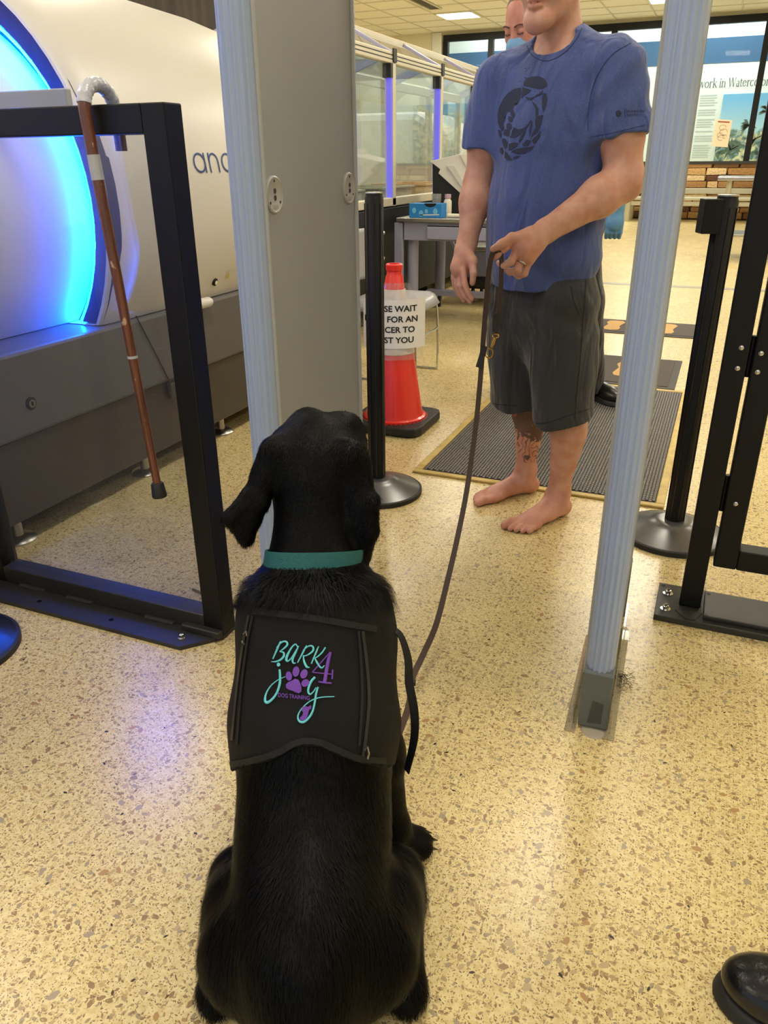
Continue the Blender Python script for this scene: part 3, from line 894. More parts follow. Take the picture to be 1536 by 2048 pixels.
# ------------------------------------------------------------------ stanchions
def stanchion(name, label, c, h=1.06, cassette=None, r=0.031, base_r=0.17, post=True):
    s = thing(name, label, 'stanchion', (c[0], c[1], 0), 'black belt stanchions')
    x, y = c
    MB().lathe([(base_r, 0), (base_r, 0.016), (base_r-0.004, 0.019)], (x, y, 0), 48).build('base_ring', MT['rubber'], s, True)
    MB().lathe([(base_r-0.004, 0.017), (base_r*0.75, 0.034), (base_r*0.5, 0.050), (0.066, 0.057), (0.064, 0.059), (0.05, 0.062), (0.034, 0.063)], (x, y, 0), 48).build('base_cover', MT['base_metal'], s, True)
    if post:
        MB().lathe([(r, 0.06), (r, h-0.012), (r-0.003, h-0.008), (r-0.003, h), (0.0, h)], (x, y, 0), 28).build('post', MT['black'], s, True)
        for a in (200, 245, 290, 335):
            px_, py_ = x+math.cos(R(a))*(r+0.0005), y+math.sin(R(a))*(r+0.0005)
            MB().cyl((px_, py_, 0.064), (px_, py_, h-0.03), 0.0022, n=6).build('groove_rib', MT['black_gloss'], s)
        if cassette is not None:
            a = R(cassette); dx, dy = math.cos(a), math.sin(a)
            m = MB(); m.obox((x+dx*0.042, y+dy*0.042, h-0.052), (dx*0.026, dy*0.026, 0), (-dy*0.028, dx*0.028, 0), (0, 0, 0.046))
            cb = m.build('belt_cassette', MT['black'], s, bevel=0.003)
            MB().lathe([(r-0.002, 0), (r-0.002, 0.004), (0.0, 0.005)], (x, y, h), 24).build('cap', MT['steel'], s, True)
        else:
            MB().lathe([(r-0.002, 0), (r-0.002, 0.004), (0.0, 0.005)], (x, y, h), 24).build('cap', MT['steel'], s, True)
    return s
MT['base_metal'] = mat('scuffed_dark_base', S(104, 104, 104), 0.30, 0.55, var=0.22, scale=14)
stanchion('stanchion', 'black stanchion post standing between the metal detector and the cone', (-1.085, 2.495), 1.06)
stanchion('stanchion', 'black stanchion post with belt cassette beside the black gate', (-0.012, 2.515), 1.06, cassette=200)
MT['base_dark'] = mat('glossy_dark_base', S(30, 31, 36), 0.3, 0.2, var=0.1)
_keep = MT['base_metal']; MT['base_metal'] = MT['base_dark']
stanchion('stanchion', 'dark round stanchion base at the left picture edge', (-1.70, 1.10), 1.0, None)
MT['base_metal'] = _keep

# ------------------------------------------------------------------ walk-through metal detector
MT['foot_recess'] = mat('foot_recess', S(66, 70, 70), .6)
md = thing('metal_detector', 'grey walk-through metal detector arch with pale blue ribbed light pillars', 'metal detector', (-0.5, 1.75, 0))
def pillar(x0, x1, yf, sign, z0, z1):
    """ribbed half-round front cover between x0 and x1, front at yf, facing -y (sign -1) or +y"""
    w = x1-x0; cx_ = (x0+x1)/2; n = 120
    prof = []
    for i in range(n+1):
        a = math.pi*i/n
        dep = 0.042*math.sin(a)**0.75
        rib = 0.0017*math.cos(a*16)
        prof.append((cx_-w/2*math.cos(a), yf-dep-rib if sign < 0 else yf+dep+rib-0.042))
    m = MB(); v = [(p[0], p[1], z0) for p in prof]+[(p[0], p[1], z1) for p in prof]
    k = n+1
    f = [(i, i+1, k+i+1, k+i) for i in range(n)]+[(n, 0, k, k+n), tuple(range(n, -1, -1)), tuple(range(k, 2*k))]
    m.add(v, f)
    return m
ZT = 2.2
for (x0, x1, side) in ((-0.927, -0.863, 1), (-0.135, -0.077, -1)):
    MB().box(x0, x1, 1.465, 1.95, 0.10, ZT).build('side_panel', MT['det_grey'], md, bevel=0.003)
    for yf, sg in ((1.425, -1), (1.99, 1)):
        if sg < 0:
            m = pillar(x0-0.001, x1+0.001, 1.425+0.042, -1, 0.155, ZT-0.005)
        else:
            m = pillar(x0-0.001, x1+0.001, 1.95+0.042, 1, 0.155, ZT-0.005)
        # keep the ribbed cover flush with the panel
        o = m.build('light_pillar', MT['strip'], md, True)
    # corner trims on the inner face
    xi = x1 if side > 0 else x0
    for y in (1.468, 1.945):
        MB().cyl((xi+side*0.002, y, 0.12), (xi+side*0.002, y, ZT), 0.005, n=10).build('edge_trim', MT['det_trim'], md, True)
    # feet
    for ya, yb in ((1.421, 1.50), (1.915, 1.996)):
        ft = MB().prism([(ya+0.006, 0.004), (ya, 0.012), (ya, 0.15), (ya+.004, 0.156), (yb-0.004, 0.156), (yb, 0.15), (yb, 0.012), (yb-0.006, 0.004)], (x0-0.003, 0, 0), (0, 1, 0), (0, 0, 1), (x1-x0+0.006, 0, 0)).build('foot', MT['det_foot'], md, bevel=0.003)
        if ya < 1.5:
            cx_ = (x0+x1)/2
            MB().prism([(-0.012, 0.02), (0.018, 0.024), (0.018, 0.078), (-0.006, 0.082)], (cx_, 1.4205, 0), (1, 0, 0), (0, 0, 1), (0, 0.006, 0)).build('foot_notch', MT['foot_recess'], ft)
    MB().box(x0+0.004, x1-0.004, 1.49, 1.93, 0.004, 0.10).build('base_channel', MT['det_foot'], md)
    # round hole covers on the inner face
    for y in (1.507, 1.903):
        dc = MB().lathe([(0.036, 0), (0.036, 0.004), (0.033, 0.006), (0.031, 0.0045), (0.0, 0.0045)], (xi, y, 1.097), 32, (side, 0, 0)).build('cover_disc', MT['det_trim'], md, True)
        for dz_ in (0.007, -0.006):
            MB().lathe([(0.0055, 0.004), (0.0055, 0.0052), (0.0, 0.0052)], (xi, y, 1.097+dz_), 10, (side, 0, 0)).build('key_hole', MT['blackplate'], dc)
        for a in (90, 215, 325):
            MB().lathe([(0.0028, 0.004), (0.0028, 0.0052), (0.0, 0.0052)], (xi, y+0.026*math.cos(R(a)), 1.097+0.026*math.sin(R(a))), 8, (side, 0, 0)).build('screw', MT['blackplate'], dc)
        MB().box(min(xi, xi+side*.0055), max(xi, xi+side*.0055), y-0.010, y+0.010, 1.071, 1.079).build('stamp', MT['det_trim'], dc)
MB().box(-0.927, -0.077, 1.46, 1.955, 2.2, 2.36).build('header', MT['det_grey'], md, bevel=0.01)
# clear tape around the foot
MT['clear_tape'] = glass_mat('clear_tape', (0.85, 0.84, 0.78), 1.3, 0.10)
tp = MB().prism([(-0.01, 0), (0.0, 0.012), (0.0, 0.085), (0.004, 0.085), (0.006, 0.012), (0.016, 0)], (-0.072, 1.40, 0.001), (1, 0, 0), (0, 0, 1), (0, 0.46, 0))
tp.build('floor_tape', MT['clear_tape'], md)
tp = MB().prism([(-0.012, 0), (0.0, 0.01), (0.0, 0.05), (0.003, 0.05), (0.005, 0.01), (0.012, 0)], (-0.152, 1.40, 0.001), (1, 0, 0), (0, 0, 1), (0, 0.40, 0))
tp.build('floor_tape', MT['clear_tape'], md)
MT['caulk'] = mat('grey_caulk', S(178, 168, 150), 0.6)
MB().lathe([(0.030, 0), (0.027, 0.004), (0.0, 0.006)], (-0.10, 1.425, 0), 20).build('caulk', MT['caulk'], md, True)
# fluff caught in the tape
fz = MB(); rg = random.Random(9)
for i in range(60):
    p0 = np.array([-0.055, 1.62, 0.006])+np.array([rg.gauss(0, .01), rg.gauss(0, .02), abs(rg.gauss(0, .006))])
    p1 = p0+np.array([rg.gauss(0, .012), rg.gauss(0, .012), rg.gauss(0, .006)])
    p1[2] = abs(p1[2])
    fz.tube([p0, (p0+p1)/2+np.array([0, 0, .004]), p1], 0.0006, 3)
fo = fz.build('fluff', MT['rubber'], md, fix=False); fo['kind'] = 'stuff'
# the arch stands slightly turned
_pv = Vector((-0.105, 1.43, 0)); _rm = Matrix.Rotation(R(2.5), 3, 'Z')
md.location = _pv+_rm @ (md.location-_pv); md.rotation_euler = (0, 0, R(2.5))

# ------------------------------------------------------------------ gate on the right
gt = thing('steel_gate', 'black steel gate frame bolted to a floor plate at the right edge', 'gate', (0.2, 2.06, 0))
MB().box(0.038, 0.094, 2.02, 2.076, 0.02, 1.45).build('hinge_post', MT['black'], gt, bevel=0.003)
MB().box(-0.022, 0.9, 1.945, 2.135, 0.0, 0.018).build('floor_plate', MT['blackplate'], gt, bevel=0.002)
MB().box(0.102, 0.9, 1.968, 2.112, 0.018, 0.030).build('plate_step', MT['blackplate'], gt, bevel=0.003)
MB().box(0.105, 0.162, 2.02, 2.076, 0.155, 1.40).build('gate_stile', MT['black'], gt, bevel=0.004)
MB().box(0.162, 0.95, 2.02, 2.076, 0.155, 0.212).build('bottom_rail', MT['black'], gt, bevel=0.004)
MB().box(0.162, 0.95, 2.02, 2.076, 1.343, 1.40).build('top_rail', MT['black'], gt, bevel=0.004)
MB().box(0.90, 0.957, 2.02, 2.076, 0.155, 1.40).build('gate_stile', MT['black'], gt, bevel=0.004)
for z in (0.36, 0.72):
    MB().cyl((0.0995, 2.048, z-0.05), (0.0995, 2.048, z+0.05), 0.008, n=12).build('hinge_pin', MT['black'], gt, True)
for x, z in ((0.075, 0.745), (0.075, 0.695), (0.120, 0.735), (0.120, 0.69), (0.13, 0.345)):
    b = MB().lathe([(0.0065, 0), (0.006, 0.003), (0.004, 0.0045), (0.0, 0.005)], (x, 2.02, z), 12, (0, -1, 0)).build('screw', MT['chrome'], gt, True)
for y in (1.985, 2.075):
    b = MB().lathe([(0.014, 0.018), (0.014, 0.0205), (0.008, 0.021), (0.008, 0.029), (0.0045, 0.030), (0.0045, 0.036), (0, .036)], (0.005, y, 0), 14).build('bolt', MT['chrome'], gt, True)
for x, y in ((-0.006, 1.958), (-0.012, 2.118), (0.108, 1.975), (0.112, 2.095)):
    MB().lathe([(0.007, 0.0181), (0.007, 0.0186)] if x < .1 else [(0.006, 0.0301), (0.006, 0.0305)], (x, y, 0), 12).build('bolt_hole', MT['black_gloss'], gt)
MB().prism([(0.03, 1.99), (0.10, 2.0), (0.085, 1.955), (0.06, 1.95)], (0, 0, 0.018), (1, 0, 0), (0, 1, 0), (0, 0, 0.002)).build('weld_patch', MT['weld'], gt)

# ------------------------------------------------------------------ mats
MT['mat_grey'] = mat('grey_vinyl_mat', S(102, 98, 94), 0.6, var=0.12, scale=60)
MT['mat_base'] = mat('mat_backing', S(58, 55, 52), 0.7)
MT['mat_yellow'] = streak_mat('yellow_mat_border', S(176, 150, 78), S(206, 180, 104), 0.55, (3, 3, 3), 6)
m1 = thing('scraper_mat', 'grey ribbed scraper mat with worn yellow border under the two people', 'mat', (-0.53, 3.5, 0))
mx0, mx1, my0, my1 = -1.03, -0.055, 2.722, 4.36
MB().box(mx0+.03, mx1-.03, my0+.03, my1-.03, 0, 0.005).build('backing', MT['mat_base'], m1)
for a, b, c, d_ in ((mx0, mx1, my0, my0+.032), (mx0, mx1, my1-.032, my1), (mx0, mx0+.032, my0+.032, my1-.032), (mx1-.032, mx1, my0+.032, my1-.032)):
    MB().box(a, b, c, d_, 0, 0.010).build('border', MT['mat_yellow'], m1, bevel=0.004)
rb = MB(); i = 0
x = mx0+.04
while x < mx1-.04:
    y = my0+.038+(0.009 if i % 2 else 0)
    while y < my1-.05:
        rb.box(x, x+0.0085, y, y+0.0155, 0.004, 0.0105)
        y += 0.0185
    x += 0.0122; i += 1
o = rb.build('ribs', MT['mat_grey'], m1, fix=False); o['kind'] = 'stuff'
MT['mat_dark'] = mat('charcoal_carpet_mat', S(84, 78, 76), 0.95, var=0.25, scale=160, bump=0.6, bscale=400)
MT['mat_edge'] = mat('mat_rubber_edge', S(62, 60, 58), 0.7)
MT['foot_tan'] = mat('tan_footprint', S(196, 158, 104), 0.9, var=0.12, scale=60)
def foot_poly(cx_, cy_, s, flip, ang=0):
    pts = [(-.04, -.13), (.0, -.145), (.04, -.13), (.048, -.08), (.036, -.02), (.046, .05), (.058, .10), (.04, .145), (0, .155), (-.04, .14), (-.052, .09), (-.035, .02), (-.045, -.05), (-.05, -.09)]
    ca_, sa_ = math.cos(ang), math.sin(ang)
    return [(cx_+s*(p[0]*flip*ca_-p[1]*sa_), cy_+s*(p[0]*flip*sa_+p[1]*ca_)) for p in pts]
def foot_mat(label, x0, x1, y0, y1, feet):
    m = thing('footprint_mat', label, 'mat', ((x0+x1)/2, (y0+y1)/2, 0), 'footprint mats')
    MB().box(x0, x1, y0, y1, 0, 0.006).build('rubber_edge', MT['mat_edge'], m, bevel=0.002)
    MB().box(x0+.04, x1-.04, y0+.04, y1-.04, 0.003, 0.0085).build('carpet', MT['mat_dark'], m)
    for cx_, cy_, fl_ in feet:
        MB().prism(foot_poly(cx_, cy_, 1.25, fl_, 0), (0, 0, 0.0085), (1, 0, 0), (0, 1, 0), (0, 0, 0.0015)).build('footprint', MT['foot_tan'], m)
foot_mat('charcoal footprint mat just behind the ribbed mat', -1.10, -0.13, 4.385, 5.09, [(-0.43, 4.74, 1), (-0.68, 4.74, -1)])
foot_mat('farthest charcoal mat with tan footprints', -1.20, -0.0, 5.82, 6.34, [(-0.68, 6.08, 1), (-0.30, 6.08, 1)])

# ------------------------------------------------------------------ traffic cone with sign
co = thing('traffic_cone', 'red traffic cone with white collar and a paper sign on it', 'cone', (-1.335, 3.285, 0))
MT['cone_red'] = mat('cone_red', S(226, 42, 26), 0.38, var=0.05, scale=12, coat=0.2)
MT['cone_white'] = mat('reflective_collar', S(226, 216, 208), 0.3, var=0.08, scale=40, bump=0.2, bscale=500)
cx_, cy_ = -1.335, 3.285
h_ = 0.185
poly = []
for sx, sy, order in ((1, 1, 0), (-1, 1, 1), (-1, -1, 0), (1, -1, 1)):
    a, b = (h_, h_-.055), (h_-.055, h_)
    q = [(sx*a[0], sy*a[1]), (sx*(h_-.016), sy*(h_-.016)), (sx*b[0], sy*b[1])]
    poly += q if order == 0 else q[::-1]
MB().prism(poly, (cx_, cy_, 0.006), (1, 0, 0), (0, 1, 0), (0, 0, 0.04)).build('base', MT['rubber'], co, bevel=0.008)
for sx in (-1, 1):
    for sy in (-1, 1):
        MB().box(cx_+sx*.13-.02, cx_+sx*.13+.02, cy_+sy*.13-.02, cy_+sy*.13+.02, 0, 0.008).build('pad', MT['rubber'], co)
def cr(z): return 0.033+(0.735-z)*(0.136-0.033)/(0.735-0.05)
MB().lathe([(0.150, 0.046), (0.150, 0.052), (0.139, 0.058), (cr(0.08), 0.08), (cr(0.7), 0.690), (0.034, 0.695), (0.033, 0.712), (0.037, 0.716), (0.038, 0.738), (0.034, 0.742), (0.026, 0.742), (0.024, 0.70)], (cx_, cy_, 0), 40).build('cone', MT['cone_red'], co, True)
MB().lathe([(cr(0.352)+.001, 0.352), (cr(0.352)+.0025, 0.354), (cr(0.635)+.0025, 0.633), (cr(0.635)+.001, 0.635)], (cx_, cy_, 0), 40).build('reflective_band', MT['cone_white'], co, True)
for i in range(44):
    a = R(i*360/44)
    if math.cos(a-R(-70)) > -0.3:
        MB().obox((cx_+.157*math.cos(a), cy_+.157*math.sin(a), 0.0465), (.0025*math.cos(a), .0025*math.sin(a), 0), (-.006*math.sin(a), .006*math.cos(a), 0), (0, 0, .001)).build('stitch', MT['cone_red'], co)
# paper sign wrapped on the cone's camera side
sg = thing('paper_sign', 'white paper notice in a clear sleeve taped to the cone, black capital lettering', 'sign', (cx_, cy_-0.12, 0.39))
vd = -np.array([-0.372, 0.928, 0])       # towards the viewer
sd = np.array([0.928, 0.372, 0])
tilt = math.atan2(0.136-0.033, 0.685)
up = np.array([0, 0, 1])*math.cos(tilt)-vd*math.sin(tilt)
sc0 = np.array([cx_, cy_, 0])+vd*(cr(0.49)+0.006)+np.array([0, 0, 0.49])
def on_sheet(a, b, off=0.0):
    bend = -3.2*a*a - (0.0 if a < .09 else 3.0*(a-.09)**2)
    p = sc0+sd*a+up*b+vd*(bend+off)
    return p
MT['paper'] = mat('white_paper', S(232, 230, 228), 0.35, var=0.02, coat=0.5)
MT['black_ink'] = mat('black_ink', S(18, 18, 20), 0.5)
F = Flat(); nx, nz_ = 16, 6
for j in range(nz_+1):
    for i in range(nx+1):
        F.v.append((-0.14+0.28*i/nx, -0.108+0.216*j/nz_))
F.f = [(j*(nx+1)+i, j*(nx+1)+i+1, (j+1)*(nx+1)+i+1, (j+1)*(nx+1)+i) for j in range(nz_) for i in range(nx)]
o = F.build('sheet', MT['paper'], sg, lambda a, b: on_sheet(a, b))
s_ = o.modifiers.new('thickness', 'SOLIDIFY'); s_.thickness = 0.001
for i, line in enumerate(('PLEASE WAIT', 'HERE FOR AN', 'OFFICER TO', 'ASSIST YOU')):
    v, f = text2d(line, 0.036, 'CENTER', bold=0.0009)
    mesh_obj('text_line', [on_sheet(a*1.08-.014, b+0.055-i*0.0455, 0.0016) for a, b in v], f, MT['black_ink'], sg)
MT['sleeve'] = glass_mat('clear_sleeve', (0.93, 0.93, 0.93), 1.6, 0.12)
F = Flat(); F.v = [(-0.10+0.20*i/8, 0.108+0.07*j/3) for j in range(4) for i in range(9)]
F.f = [(j*9+i, j*9+i+1, (j+1)*9+i+1, (j+1)*9+i) for j in range(3) for i in range(8)]
F.build('sleeve_top', MT['sleeve'], sg, lambda a, b: on_sheet(a*(1-(b-.108)*5), b, 0.002))
F = Flat(); F.v = [(-0.12+0.25*i/8, -0.108-0.05*j/3) for j in range(4) for i in range(9)]
F.f = [(j*9+i, j*9+i+1, (j+1)*9+i+1, (j+1)*9+i) for j in range(3) for i in range(8)]
F.build('sleeve_bottom', MT['sleeve'], sg, lambda a, b: on_sheet(a, b, 0.008))

# ------------------------------------------------------------------ chair behind the cone
ch = thing('stacking_chair', 'grey plastic chair on thin chrome legs partly behind the cone', 'chair', (-1.68, 4.2, 0))
MT['seat_grey'] = mat('grey_plastic_seat', S(150, 150, 155), 0.35, var=0.03)
sv = []; n1, n2 = 14, 12
for i in range(n1+1):
    for j in range(n2+1):
        a = -1+2*i/n1; b = -1+2*j/n2
        e = 0.0
        zz = 0.455-0.02*(1-a*a)*(1-b*b)-0.42*max(0, abs(a)-0.80)**1.2-0.20*max(0, -b-0.75)
        xx = -1.72+a*0.235*(1-0.10*max(0, abs(b)-.7)); yy = 4.17+b*0.22*(1-0.10*max(0, abs(a)-.7))
        sv.append((xx, yy, zz))
sf = [(i*(n2+1)+j, (i+1)*(n2+1)+j, (i+1)*(n2+1)+j+1, i*(n2+1)+j+1) for i in range(n1) for j in range(n2)]
o = mesh_obj('seat', sv, sf, MT['seat_grey'], ch, True); s_ = o.modifiers.new('t', 'SOLIDIFY'); s_.thickness = 0.016
bv = []
for i in range(n1+1):
    for j in range(n2+1):
        a = -1+2*i/n1; b = j/n2
        bv.append((-1.95-0.02*b+0.05*a*a*(1-0), 4.17+a*0.20, 0.52+b*0.28))
o = mesh_obj('backrest', bv, sf, MT['seat_grey'], ch, True); s_ = o.modifiers.new('t', 'SOLIDIFY'); s_.thickness = 0.012
for yy in (3.985, 4.36):
    pts = catmull([(-1.525, yy, 0.44), (-1.508, yy, 0.40), (-1.497, yy, 0.30), (-1.492, yy, 0.03), (-1.50, yy, 0.012), (-1.53, yy, 0.008), (-1.9, yy, 0.008), (-1.93, yy, 0.02), (-1.935, yy, 0.30), (-1.93, yy, 0.52)], 5)
    MB().tube(pts, 0.0065, 8).build('leg_frame', MT['chrome'], ch, True)
MB().tube([(-1.495, 3.985, 0.25), (-1.495, 4.36, 0.25)], 0.006, 8).build('stretcher', MT['chrome'], ch, True)
MB().tube([(-1.93, 3.985, 0.35), (-1.93, 4.36, 0.35)], 0.006, 8).build('stretcher', MT['chrome'], ch, True)

# ------------------------------------------------------------------ inspection table
tb = thing('inspection_table', 'grey metal inspection table with drawer and steel top on casters', 'table', (-1.8, 6.0, 0))
MT['table_grey'] = mat('blue_lit_grey_metal', S(146, 147, 172), 0.42, var=0.03)  # grey metal; tint of the blue LED light is mixed into its colour
tx0, tx1, ty0, ty1 = -2.27, -1.1, 5.62, 6.55
MB().box(tx0+.01, tx1, ty0-.02, ty1, 0.745, 0.772).build('top', MT['steel'], tb, bevel=0.004)
MB().box(tx0+.06, tx1-.02, ty0+.01, ty1-.02, 0.615, 0.745).build('apron', MT['table_grey'], tb, bevel=0.003)
MB().box(tx0-.015, tx0+.05, ty0+.005, ty0+.04, 0.30, 0.735).build('side_post', MT['table_grey'], tb, bevel=0.003)
dr = MB().box(-2.02, -1.46, ty0-.012, ty0+.01, 0.628, 0.715).build('drawer', MT['table_grey'], tb, bevel=0.003)
MB().box(-2.02, -1.46, ty0-.006, ty0+.012, 0.716, 0.722).build('drawer_gap', MT['black_gloss'], dr)
def caster(x, y, root):
    c = MB().lathe([(0.05, -0.014), (0.062, -0.012), (0.064, 0), (0.062, 0.012), (0.05, 0.014)], (x, y, 0.064), 20, (1, 0.25, 0)).build('caster_wheel', MT['rubber'], root, True)
    MB().lathe([(0.04, -0.0155), (0.042, -0.015), (0.042, 0.015), (0.04, 0.0155)], (x, y, 0.064), 16, (1, 0.25, 0)).build('hub', MT['steel'], c, True)
    MB().prism([(-.02, 0), (.02, 0), (.045, .085), (-.045, .085)], (x+.021, y-.005, 0.055), (-.25, 1, 0), (0, 0, 1), (.003, 0, 0)).build('fork', MT['steel'], c)
    MB().box(x-.04, x+.04, y-.04, y+.04, 0.14, 0.15).build('fork_plate', MT['steel'], c)
for x, y in ((-2.17, 5.72), (-2.2, 6.45), (-1.2, 5.72), (-1.2, 6.45)):
    MB().cyl((x, y, 0.15), (x, y, 0.62), 0.042, n=20).build('leg', MT['table_grey'], tb, True)
    caster(x, y, tb)
MB().box(-2.17, -1.2, 6.02, 6.10, 0.16, 0.20).build('lower_brace', MT['table_grey'], tb)
# things on it
gb = thing('tissue_box', 'bright blue cardboard glove box with dark opening on the inspection table', 'box', (-2.06, 5.72, 0.772))
MT['box_blue'] = mat('blue_print_card', S(30, 124, 196), 0.45, var=0.22, scale=14)
MT['box_pale'] = mat('pale_blue_print', S(110, 176, 222), 0.5)
MB().box(-2.185, -1.935, 5.67, 5.79, 0.772, 0.868).build('carton', MT['box_blue'], gb, bevel=0.003)
F = Flat(); F.poly(arc2d(0, 0, .045, .024, 180, 360, 14)); F.build('opening', MT['black_gloss'], gb, lambda a, b: (-2.02+a, 5.669, .868+b))
F = Flat(); F.poly(arc2d(0, 0, .045, .03, 0, 180, 14)); F.build('opening_top', MT['black_gloss'], gb, lambda a, b: (-2.02+a, 5.67+b, .8688))
for dx_, dz_, r_ in ((-2.145, .82, .02), (-2.09, .80, .022), (-2.05, .815, .016), (-1.98, .815, .022)):
    F = Flat(); F.poly(arc2d(0, 0, r_*.8, r_, 0, 345, 14)); F.build('printed_flower', MT['box_pale'], gb, lambda a, b: (dx_+a, 5.6688, dz_+b))
F = Flat(); F.add([(-2.10, .785), (-1.95, .79), (-1.95, .797), (-2.10, .792)], [(0, 1, 2, 3)]); F.build('printed_stripe', MT['pale_trim'], gb, lambda a, b: (a, 5.6688, b))
bt = thing('sanitizer_bottle', 'small white pump bottle behind the blue glove box', 'bottle', (-1.98, 5.92, 0.772))
MB().lathe([(0.028, 0), (0.03, 0.004), (0.03, 0.10), (0.02, 0.118), (0.014, 0.12), (0.0, 0.12)], (-1.97, 5.92, 0.772), 18).build('body', MT['fixture'], bt, True)
MB().lathe([(0.022, 0), (0.024, 0.006), (0.024, 0.03), (0.0, 0.032)], (-1.97, 5.92, 0.892), 16).build('cap', mat('pink_cap', S(206, 170, 180), .4), bt, True)
cp = thing('clear_cup', 'stack of clear plastic cups beside the pump bottle', 'cup', (-2.07, 5.98, 0.772))
MB().lathe([(0.03, 0), (0.038, 0.14), (0.039, 0.15), (0.036, .15), (.028, .004)], (-2.08, 5.98, 0.772), 18).build('cup', MT['sleeve'], cp, True)
wp = thing('swab_wand', 'white and turquoise swab wand lying on the inspection table', 'wand', (-1.8, 5.74, 0.772))
MB().cyl((-1.90, 5.72, .786), (-1.80, 5.73, .786), .014, .012, 12).build('handle', MT['fixture'], wp, True)
MB().cyl((-1.80, 5.73, .786), (-1.69, 5.74, .784), .013, .006, 12).build('head', mat('turquoise_plastic', S(120, 220, 226), .3), wp, True)

# trace detector: white angular desktop machine with black underside
td = thing('trace_detector', 'white angular desktop machine with black side on the inspection table', 'machine', (-1.91, 6.2, 0.772))
MT['white_case'] = mat('white_case', S(226, 222, 214), 0.4, var=0.02)
MT['black_case'] = mat('black_case', S(22, 22, 24), 0.5)
ox = -2.0
prof = [(0.0, 0.0), (0.52, 0.0), (0.52, 0.30), (0.50, 0.33), (0.02, 0.36), (0.0, 0.36)]
MB().prism([(-2.170, 0.0), (-1.670, 0.0), (-1.670, 0.16), (-1.890, 0.17), (-2.180, 0.37)], (0, 6.15, 0.772), (1, 0, 0), (0, 0, 1), (0, 0.34, 0)).build('black_body', MT['black_case'], td, bevel=0.004)
MB().prism([(-2.190, 0.375), (-2.105, 0.318), (-2.120, 0.29), (-1.770, 0.02), (-1.590, 0.02), (-1.590, 0.46), (-1.890, 0.47), (-1.930, 0.43), (-1.990, 0.415)], (0, 6.12, 0.772), (1, 0, 0), (0, 0, 1), (0, 0.40, 0)).build('white_cover', MT['white_case'], td, bevel=0.004)
MB().prism([(-2.050, 0.345), (-1.810, 0.05), (-1.770, 0.05), (-1.990, 0.35)], (0, 6.10, 0.772), (1, 0, 0), (0, 0, 1), (0, 0.03, 0)).build('front_ridge', MT['white_plastic'], td, bevel=0.004)
MB().prism([(-1.950, 0.42), (-1.750, 0.13), (-1.610, 0.13), (-1.610, 0.44)], (0, 6.105, 0.772), (1, 0, 0), (0, 0, 1), (0, 0.02, 0)).build('screen_bezel', MT['fixture'], td, bevel=0.004)

# ------------------------------------------------------------------ bag conveyor with glazed hood
tn = thing('glazed_conveyor', 'long conveyor lane under an aluminium framed clear hood', 'conveyor', (-2.9, 8.0, 0))
TX0, TX1 = -3.25, -2.40
ys = [4.78, 5.84, 6.90, 7.96, 9.02, 10.08]
MT['lavender'] = mat('anodised_lavender', S(170, 166, 196), 0.4, 0.2, var=0.03)
MT['blue_led2'] = emit_mat('violet_light_strip', (0.12, 0.10, 0.95, 1), 0.75, base=0.12)
for y in ys:
    for x in (TX1, TX0):
        MB().box(x-.03, x+.03, y-.03, y+.03, 0.84, 1.80).build('post', MT['alu'], tn)
    MB().bar((TX1, y, 1.84), (TX1-.34, y, 2.02), 0.05, 0.05).build('rafter', MT['lavender'], tn)
    MB().bar((TX1-.34, y, 2.02), (TX0, y, 1.84), 0.05, 0.05).build('rafter', MT['lavender'], tn)
    MB().box(TX1+.028, TX1+.04, y-.03, y+.03, 1.79, 1.875).build('corner_block', MT['blackplate'], tn)
    MB().box(TX1-.03, TX1+.034, y-.075, y-.034, 1.69, 1.78).build('hinge_block', MT['black_case'], tn)
    MB().box(TX1-.01, TX1+.028, y-.056, y-.035, 0.84, 1.69).build('light_strip', MT['blue_led2'], tn)
    if y < 10:
        for x, nm in ((TX1, 'pane'), (TX0, 'pane')):
            MB().box(x-.004, x+.004, y+.03, y+1.06-.09, 0.90, 1.78).build(nm, MT['glass'], tn)
        MB().prism([(0, 1.85), (-.34, 2.03), (-.34, 2.036), (0, 1.856)], (TX1, y+.03, 0), (1, 0, 0), (0, 0, 1), (0, 1.0, 0)).build('roof_pane', MT['glass'], tn)
        MB().prism([(0, 1.85), (.34+.17, 2.03), (.34+.17, 2.036), (0, 1.856)], (TX0, y+.03, 0), (1, 0, 0), (0, 0, 1), (0, 1.0, 0)).build('roof_pane', MT['glass'], tn)
for x in (TX1, TX0):
    MB().box(x-.03, x+.03, 4.7, 10.1, 1.78, 1.855).build('top_rail', MT['alu'], tn, bevel=.006)
    MB().box(x-.03, x+.03, 4.7, 10.1, 0.84, 0.90).build('bottom_rail', MT['alu'], tn, bevel=.006)
for z0_ in (1.803, 1.828):
    MB().box(TX1+.0295, TX1+.0312, 4.7, 10.1, z0_, z0_+.007).build('rail_slot', MT['blackplate'], tn)
MB().box(TX1-.37, TX1-.31, 4.7, 10.1, 2.0, 2.05).build('ridge_rail', MT['alu'], tn, bevel=.006)
MB().box(TX0, TX1+.02, 4.7, 10.1, 0.14, 0.82).build('lower_cabinet', MT['black_case'], tn)
MB().box(TX0+.05, TX1-.05, 4.7, 10.1, 0.82, 0.845).build('belt', MT['rubber'], tn)
for y in (4.9, 7, 9, 10):
    MB().box(TX0+.1, TX1-.1, y-.04, y+.04, 0, 0.14).build('foot', MT['rubber'], tn)
for y in (5.45, 5.62):
    for z in (0.48, 0.66):
        MB().lathe([(0.016, 0), (0.016, 0.012), (0.008, 0.02), (0, .02)], (TX1+.02, y, z), 12, (1, 0, 0)).build('bolt', MT['chrome'], tn, True)
